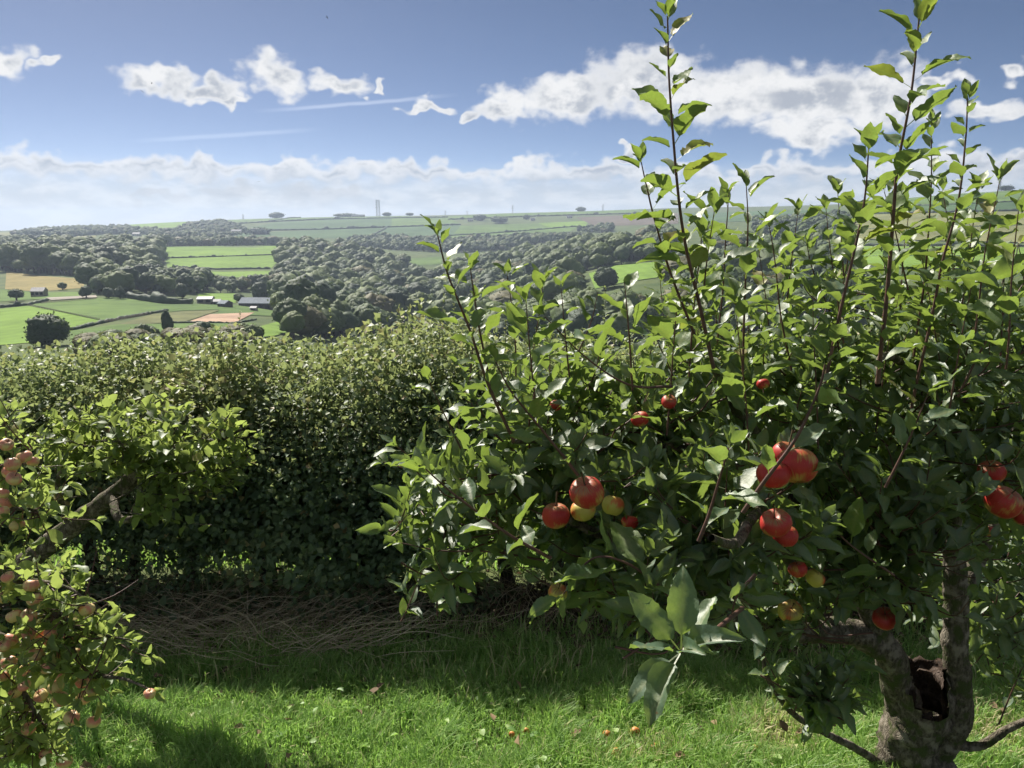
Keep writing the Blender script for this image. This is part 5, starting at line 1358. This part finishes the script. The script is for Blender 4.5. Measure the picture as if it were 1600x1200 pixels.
# ------------------------------------------------------------------ grass, dry stalks, litter
g = np.random.default_rng(45)
def blades(n, xr, yr, hmin, hmax, wid, tuft, dryf, dens=None, lean=.5):
    x = g.uniform(*xr, n); y = g.uniform(*yr, n)
    ok = np.abs(x) < y * .72 + .35
    if dens is not None: ok &= g.uniform(size=n) < dens(x, y)
    x, y = x[ok], y[ok]; n = len(x); P0 = np.stack([x, y, terrain(x, y) - .005], -1)
    q = np.stack([x, y, 0 * x], -1); tn = vnoise(q, tuft, 3); tn2 = vnoise(q, tuft * .35, 5)
    h = (hmin + (hmax - hmin) * np.clip(tn * .75 + tn2 * .5 - .1, 0, 1.2)) * g.uniform(.6, 1.15, n)
    phi = vnoise(q, tuft * .8, 6) * 12.6 + g.normal(0, 1.7, n); ln = lean * g.uniform(.3, 1.3, n)
    d = np.stack([np.cos(phi), np.sin(phi), 0 * phi], -1)
    w = wid * g.uniform(.7, 1.4, n); sd_ = np.stack([-np.sin(phi + g.normal(0, .7, n)), np.cos(phi), 0 * phi], -1); sd_ = unit(sd_)
    m1 = P0 + d * (h * ln * .35)[:, None] + np.array([0, 0, 1.0]) * (h * .6)[:, None]
    tp_ = P0 + d * (h * ln * 1.05)[:, None] + np.array([0, 0, 1.0]) * (h * (1.0 - .25 * ln))[:, None]
    V = np.stack([P0 - sd_ * w[:, None] / 2, P0 + sd_ * w[:, None] / 2, m1 + sd_ * w[:, None] * .42, m1 - sd_ * w[:, None] * .42, tp_], 1).reshape(-1, 3)
    k = np.arange(n)[:, None] * 5
    F4 = k + np.array([[0, 1, 2, 3]]); F3 = k + np.array([[3, 2, 4]])
    T = np.clip(g.normal(.45, .22, n) + .25 * (tn2 - .5), 0, .95); T = np.where(g.uniform(size=n) < dryf(x, y), 1.0, T)
    return V, F4, F3, np.repeat(T, 5)
def dry_near(x, y):
    px_, py_, _ = to_px(np.stack([x, y, terrain(x, y)], -1))
    d1 = np.exp(-(((px_ - 1215) / 50) ** 2 + ((py_ - 1150) / 28) ** 2)); d2 = np.exp(-(((px_ - 1010) / 70) ** 2 + ((py_ - 1180) / 20) ** 2)) * .4; d3 = np.exp(-(((px_ - 1560) / 50) ** 2 + ((py_ - 1150) / 30) ** 2)) * .6
    return np.clip(.03 + .9 * d1 + d2 + d3, 0, .95)
def lawn_d(x, y): return np.where(y < 3.5, 1.0, np.clip((3.95 - y) / .45, 0.06, 1)) * (1 - .75 * np.clip(dry_near(x, y) - .2, 0, 1))
parts_ = [blades(230000, (-3.6, 3.6), (1.9, 4.2), .020, .135, .0044, 6.5, dry_near, lawn_d, .7)]
parts_.append(blades(9000, (-3.6, 3.6), (3.2, 4.0), .06, .20, .005, 3.0, lambda x, y: .22 + 0 * x, None, .6))
Vs, F4s, F3s, Ts, o = [], [], [], [], 0
for (V, a, b, t_) in parts_:
    Vs.append(V); F4s.append(a + o); F3s.append(b + o); Ts.append(t_); o += len(V)
gr = link('grass', mesh_np('grass', np.vstack(Vs), [np.vstack(F4s), np.vstack(F3s)], M['grass'], {'tint': np.concatenate(Ts)}))
tag(gr, 'tufted green lawn grass in the garden', 'grass', kind='stuff')
V, a, b, t_ = blades(48000, (-5.5, 5.5), (5.1, 10.0), .08, .28, .010, 2.0, lambda x, y: .12 + 0 * x, None, .6)
g2 = link('grass', mesh_np('meadow', V, [a, b], M['grass'], {'tint': np.clip(t_ + .2, 0, 1)})); tag(g2, 'sunlit meadow grass seen through gaps under the hedge', 'grass', kind='stuff')
# fallen dry stalks along the hedge foot
st = []; tt = []
def stalk(x, y, L, phi, rise, r, tint):
    z0 = float(terrain(x, y)); d = np.array([math.cos(phi), math.sin(phi) * .5, 0])
    q = spline([[x, y, z0 + .01], np.array([x, y, z0 + rise * g.uniform(.4, .8)]) + d * L * g.uniform(.4, .6) + g.normal(0, .02, 3), np.array([x, y, z0 + rise * g.uniform(.2, 1.1) + .02]) + d * L], 9)
    V, F = tube(q, np.linspace(r, r * .4, 9), 3); st.append((V, F)); tt.append(np.full(len(V), tint))
for k in range(900):
    px_ = g.normal(390, 110); py_ = g.normal(985, 26); Y = CAM_Z / 1.0
    P = cast([np.clip(px_, 150, 900)], [np.clip(py_, 930, 1035)], 2.0, 12.0)[0]
    stalk(P[0], P[1], g.uniform(.2, .75), g.normal(.35, .7) + (math.pi if g.random() < .4 else 0), g.uniform(.03, .26), .0026, np.clip(g.normal(.8, .22), 0, 1))
for k in range(900):
    P = cast([g.uniform(150, 1250)], [g.uniform(915, 1000)], 2.0, 12.0)[0]
    stalk(P[0], P[1], g.uniform(.12, .45), g.uniform(0, 6.28), g.uniform(.05, .36), .0022, np.clip(g.normal(.4, .25), 0, 1))
V, F = join(st); ds = link('dry_stalks', mesh_np('dry_stalks', V, F, M['dry'], {'tint': np.concatenate(tt)})); tag(ds, 'tangle of fallen straw-coloured stalks along the hedge foot', 'dry stalks', kind='stuff')
n = 9000; x = g.uniform(-3.8, 3.8, n); y = np.clip(g.normal(4.2, .3, n), 3.65, 5.3); P = np.stack([x, y, terrain(x, y) + g.uniform(.0, .05, n)], -1)
ll = link('leaf_litter', leaves_mesh('leaf_litter', SM2, P, g.normal(0, 1, (n, 3)) * [1, 1, .25], np.array([0, 0, 1]) + g.normal(0, .4, (n, 3)), g.uniform(.03, .06, n), np.clip(g.normal(.45, .3, n), 0, 1), M['litter']))
tag(ll, 'brown dead leaves strewn under the hedge', 'leaf litter', kind='stuff')
n = 5000; x = g.uniform(-3.8, 3.8, n); y = np.clip(g.normal(4.15, .2, n), 3.6, 4.7); cl = vnoise(np.stack([x, y, 0 * x], -1), 1.7, 9); h_ = np.clip(cl - .35, 0, 1) * .75
P = np.stack([x, y, terrain(x, y) + g.uniform(0, 1, n) * h_ * .7 + .02], -1); ok = cl > .50
ug = link('bramble_undergrowth', leaves_mesh('undergrowth', SMALL, P[ok], (g.normal(0, 1, (n, 3)))[ok], (np.array([0, -.2, 1]) + g.normal(0, .4, (n, 3)))[ok], g.uniform(.035, .065, n)[ok], np.clip(g.normal(.3, .2, n), 0, .95)[ok], M['hedge_leaf']))
tag(ug, 'low dark bramble leaves at the foot of the hedge', 'undergrowth', kind='stuff')
# windfalls
for k, (x, y, r, lab) in enumerate([(948,1160,6,'fallen orange apple in the grass, left of a pair'),(992,1155,6,'fallen orange apple in the grass, right of a pair'),(896,1163,5,'small yellow windfall left of the orange ones'),(1022,1176,4,'tiny reddish windfall right of the orange pair'),
   (962,1188,6,'yellow windfall nearest the bottom edge'),(800,1158,4,'small pale windfall left of the others'),(822,1152,4,'small windfall beside the pale one'),(238,1150,6,'brown windfall in the shade at the lower left'),(1180,1180,5,'dull windfall near the bare patch')]):
    P = cast([x], [y], 1.5, 10.0)[0]; f = to_px(P)[2]; rr2 = r * 1.25 / FPX * f
    o = link('windfall_apple', AM['fallen_apple'][k % 3], None, (P[0], P[1], P[2] + rr2 * .7 + .022)); o.scale = (rr2,) * 3; o.rotation_euler = (random.uniform(0, 3), random.uniform(0, 3), 0)
    tag(o, lab, 'apple', 'windfall apples in the grass'); link('stalk', STALK, o)

n = 1500; x = g.uniform(-2.6, 2.6, n); y = g.uniform(2.0, 3.9, n); cl = vnoise(np.stack([x, y, 0 * x], -1), 1.4, 12); ok = (cl > .50) & (np.abs(x) < y * .7); P = np.stack([x, y, terrain(x, y) + .025 + .03 * g.uniform(size=n)], -1)[ok]; n = len(P)
wd_ = link('lawn_weeds', leaves_mesh('lawn_weeds', SMALL, P, g.normal(0, 1, (n, 3)) * [1, 1, .3], np.array([0, 0, 1]) + g.normal(0, .3, (n, 3)), g.uniform(.022, .05, n), np.clip(g.normal(.5, .25, n), 0, .95), M['grass']))
tag(wd_, 'broad-leaved weeds scattered through the lawn', 'weeds', kind='stuff')
n = 130; x = g.uniform(-2.4, 2.4, n); y = g.uniform(2.0, 3.8, n); P = np.stack([x, y, terrain(x, y) + .05], -1)
fl = link('fallen_leaves', leaves_mesh('fallen_leaves', SMALL, P, g.normal(0, 1, (n, 3)) * [1, 1, .3], np.array([0, 0, 1]) + g.normal(0, .5, (n, 3)), g.uniform(.03, .055, n), np.clip(g.normal(.8, .25, n), 0, 1), M['litter']))
tag(fl, 'brown fallen leaves lying on the lawn', 'leaf litter', kind='stuff')
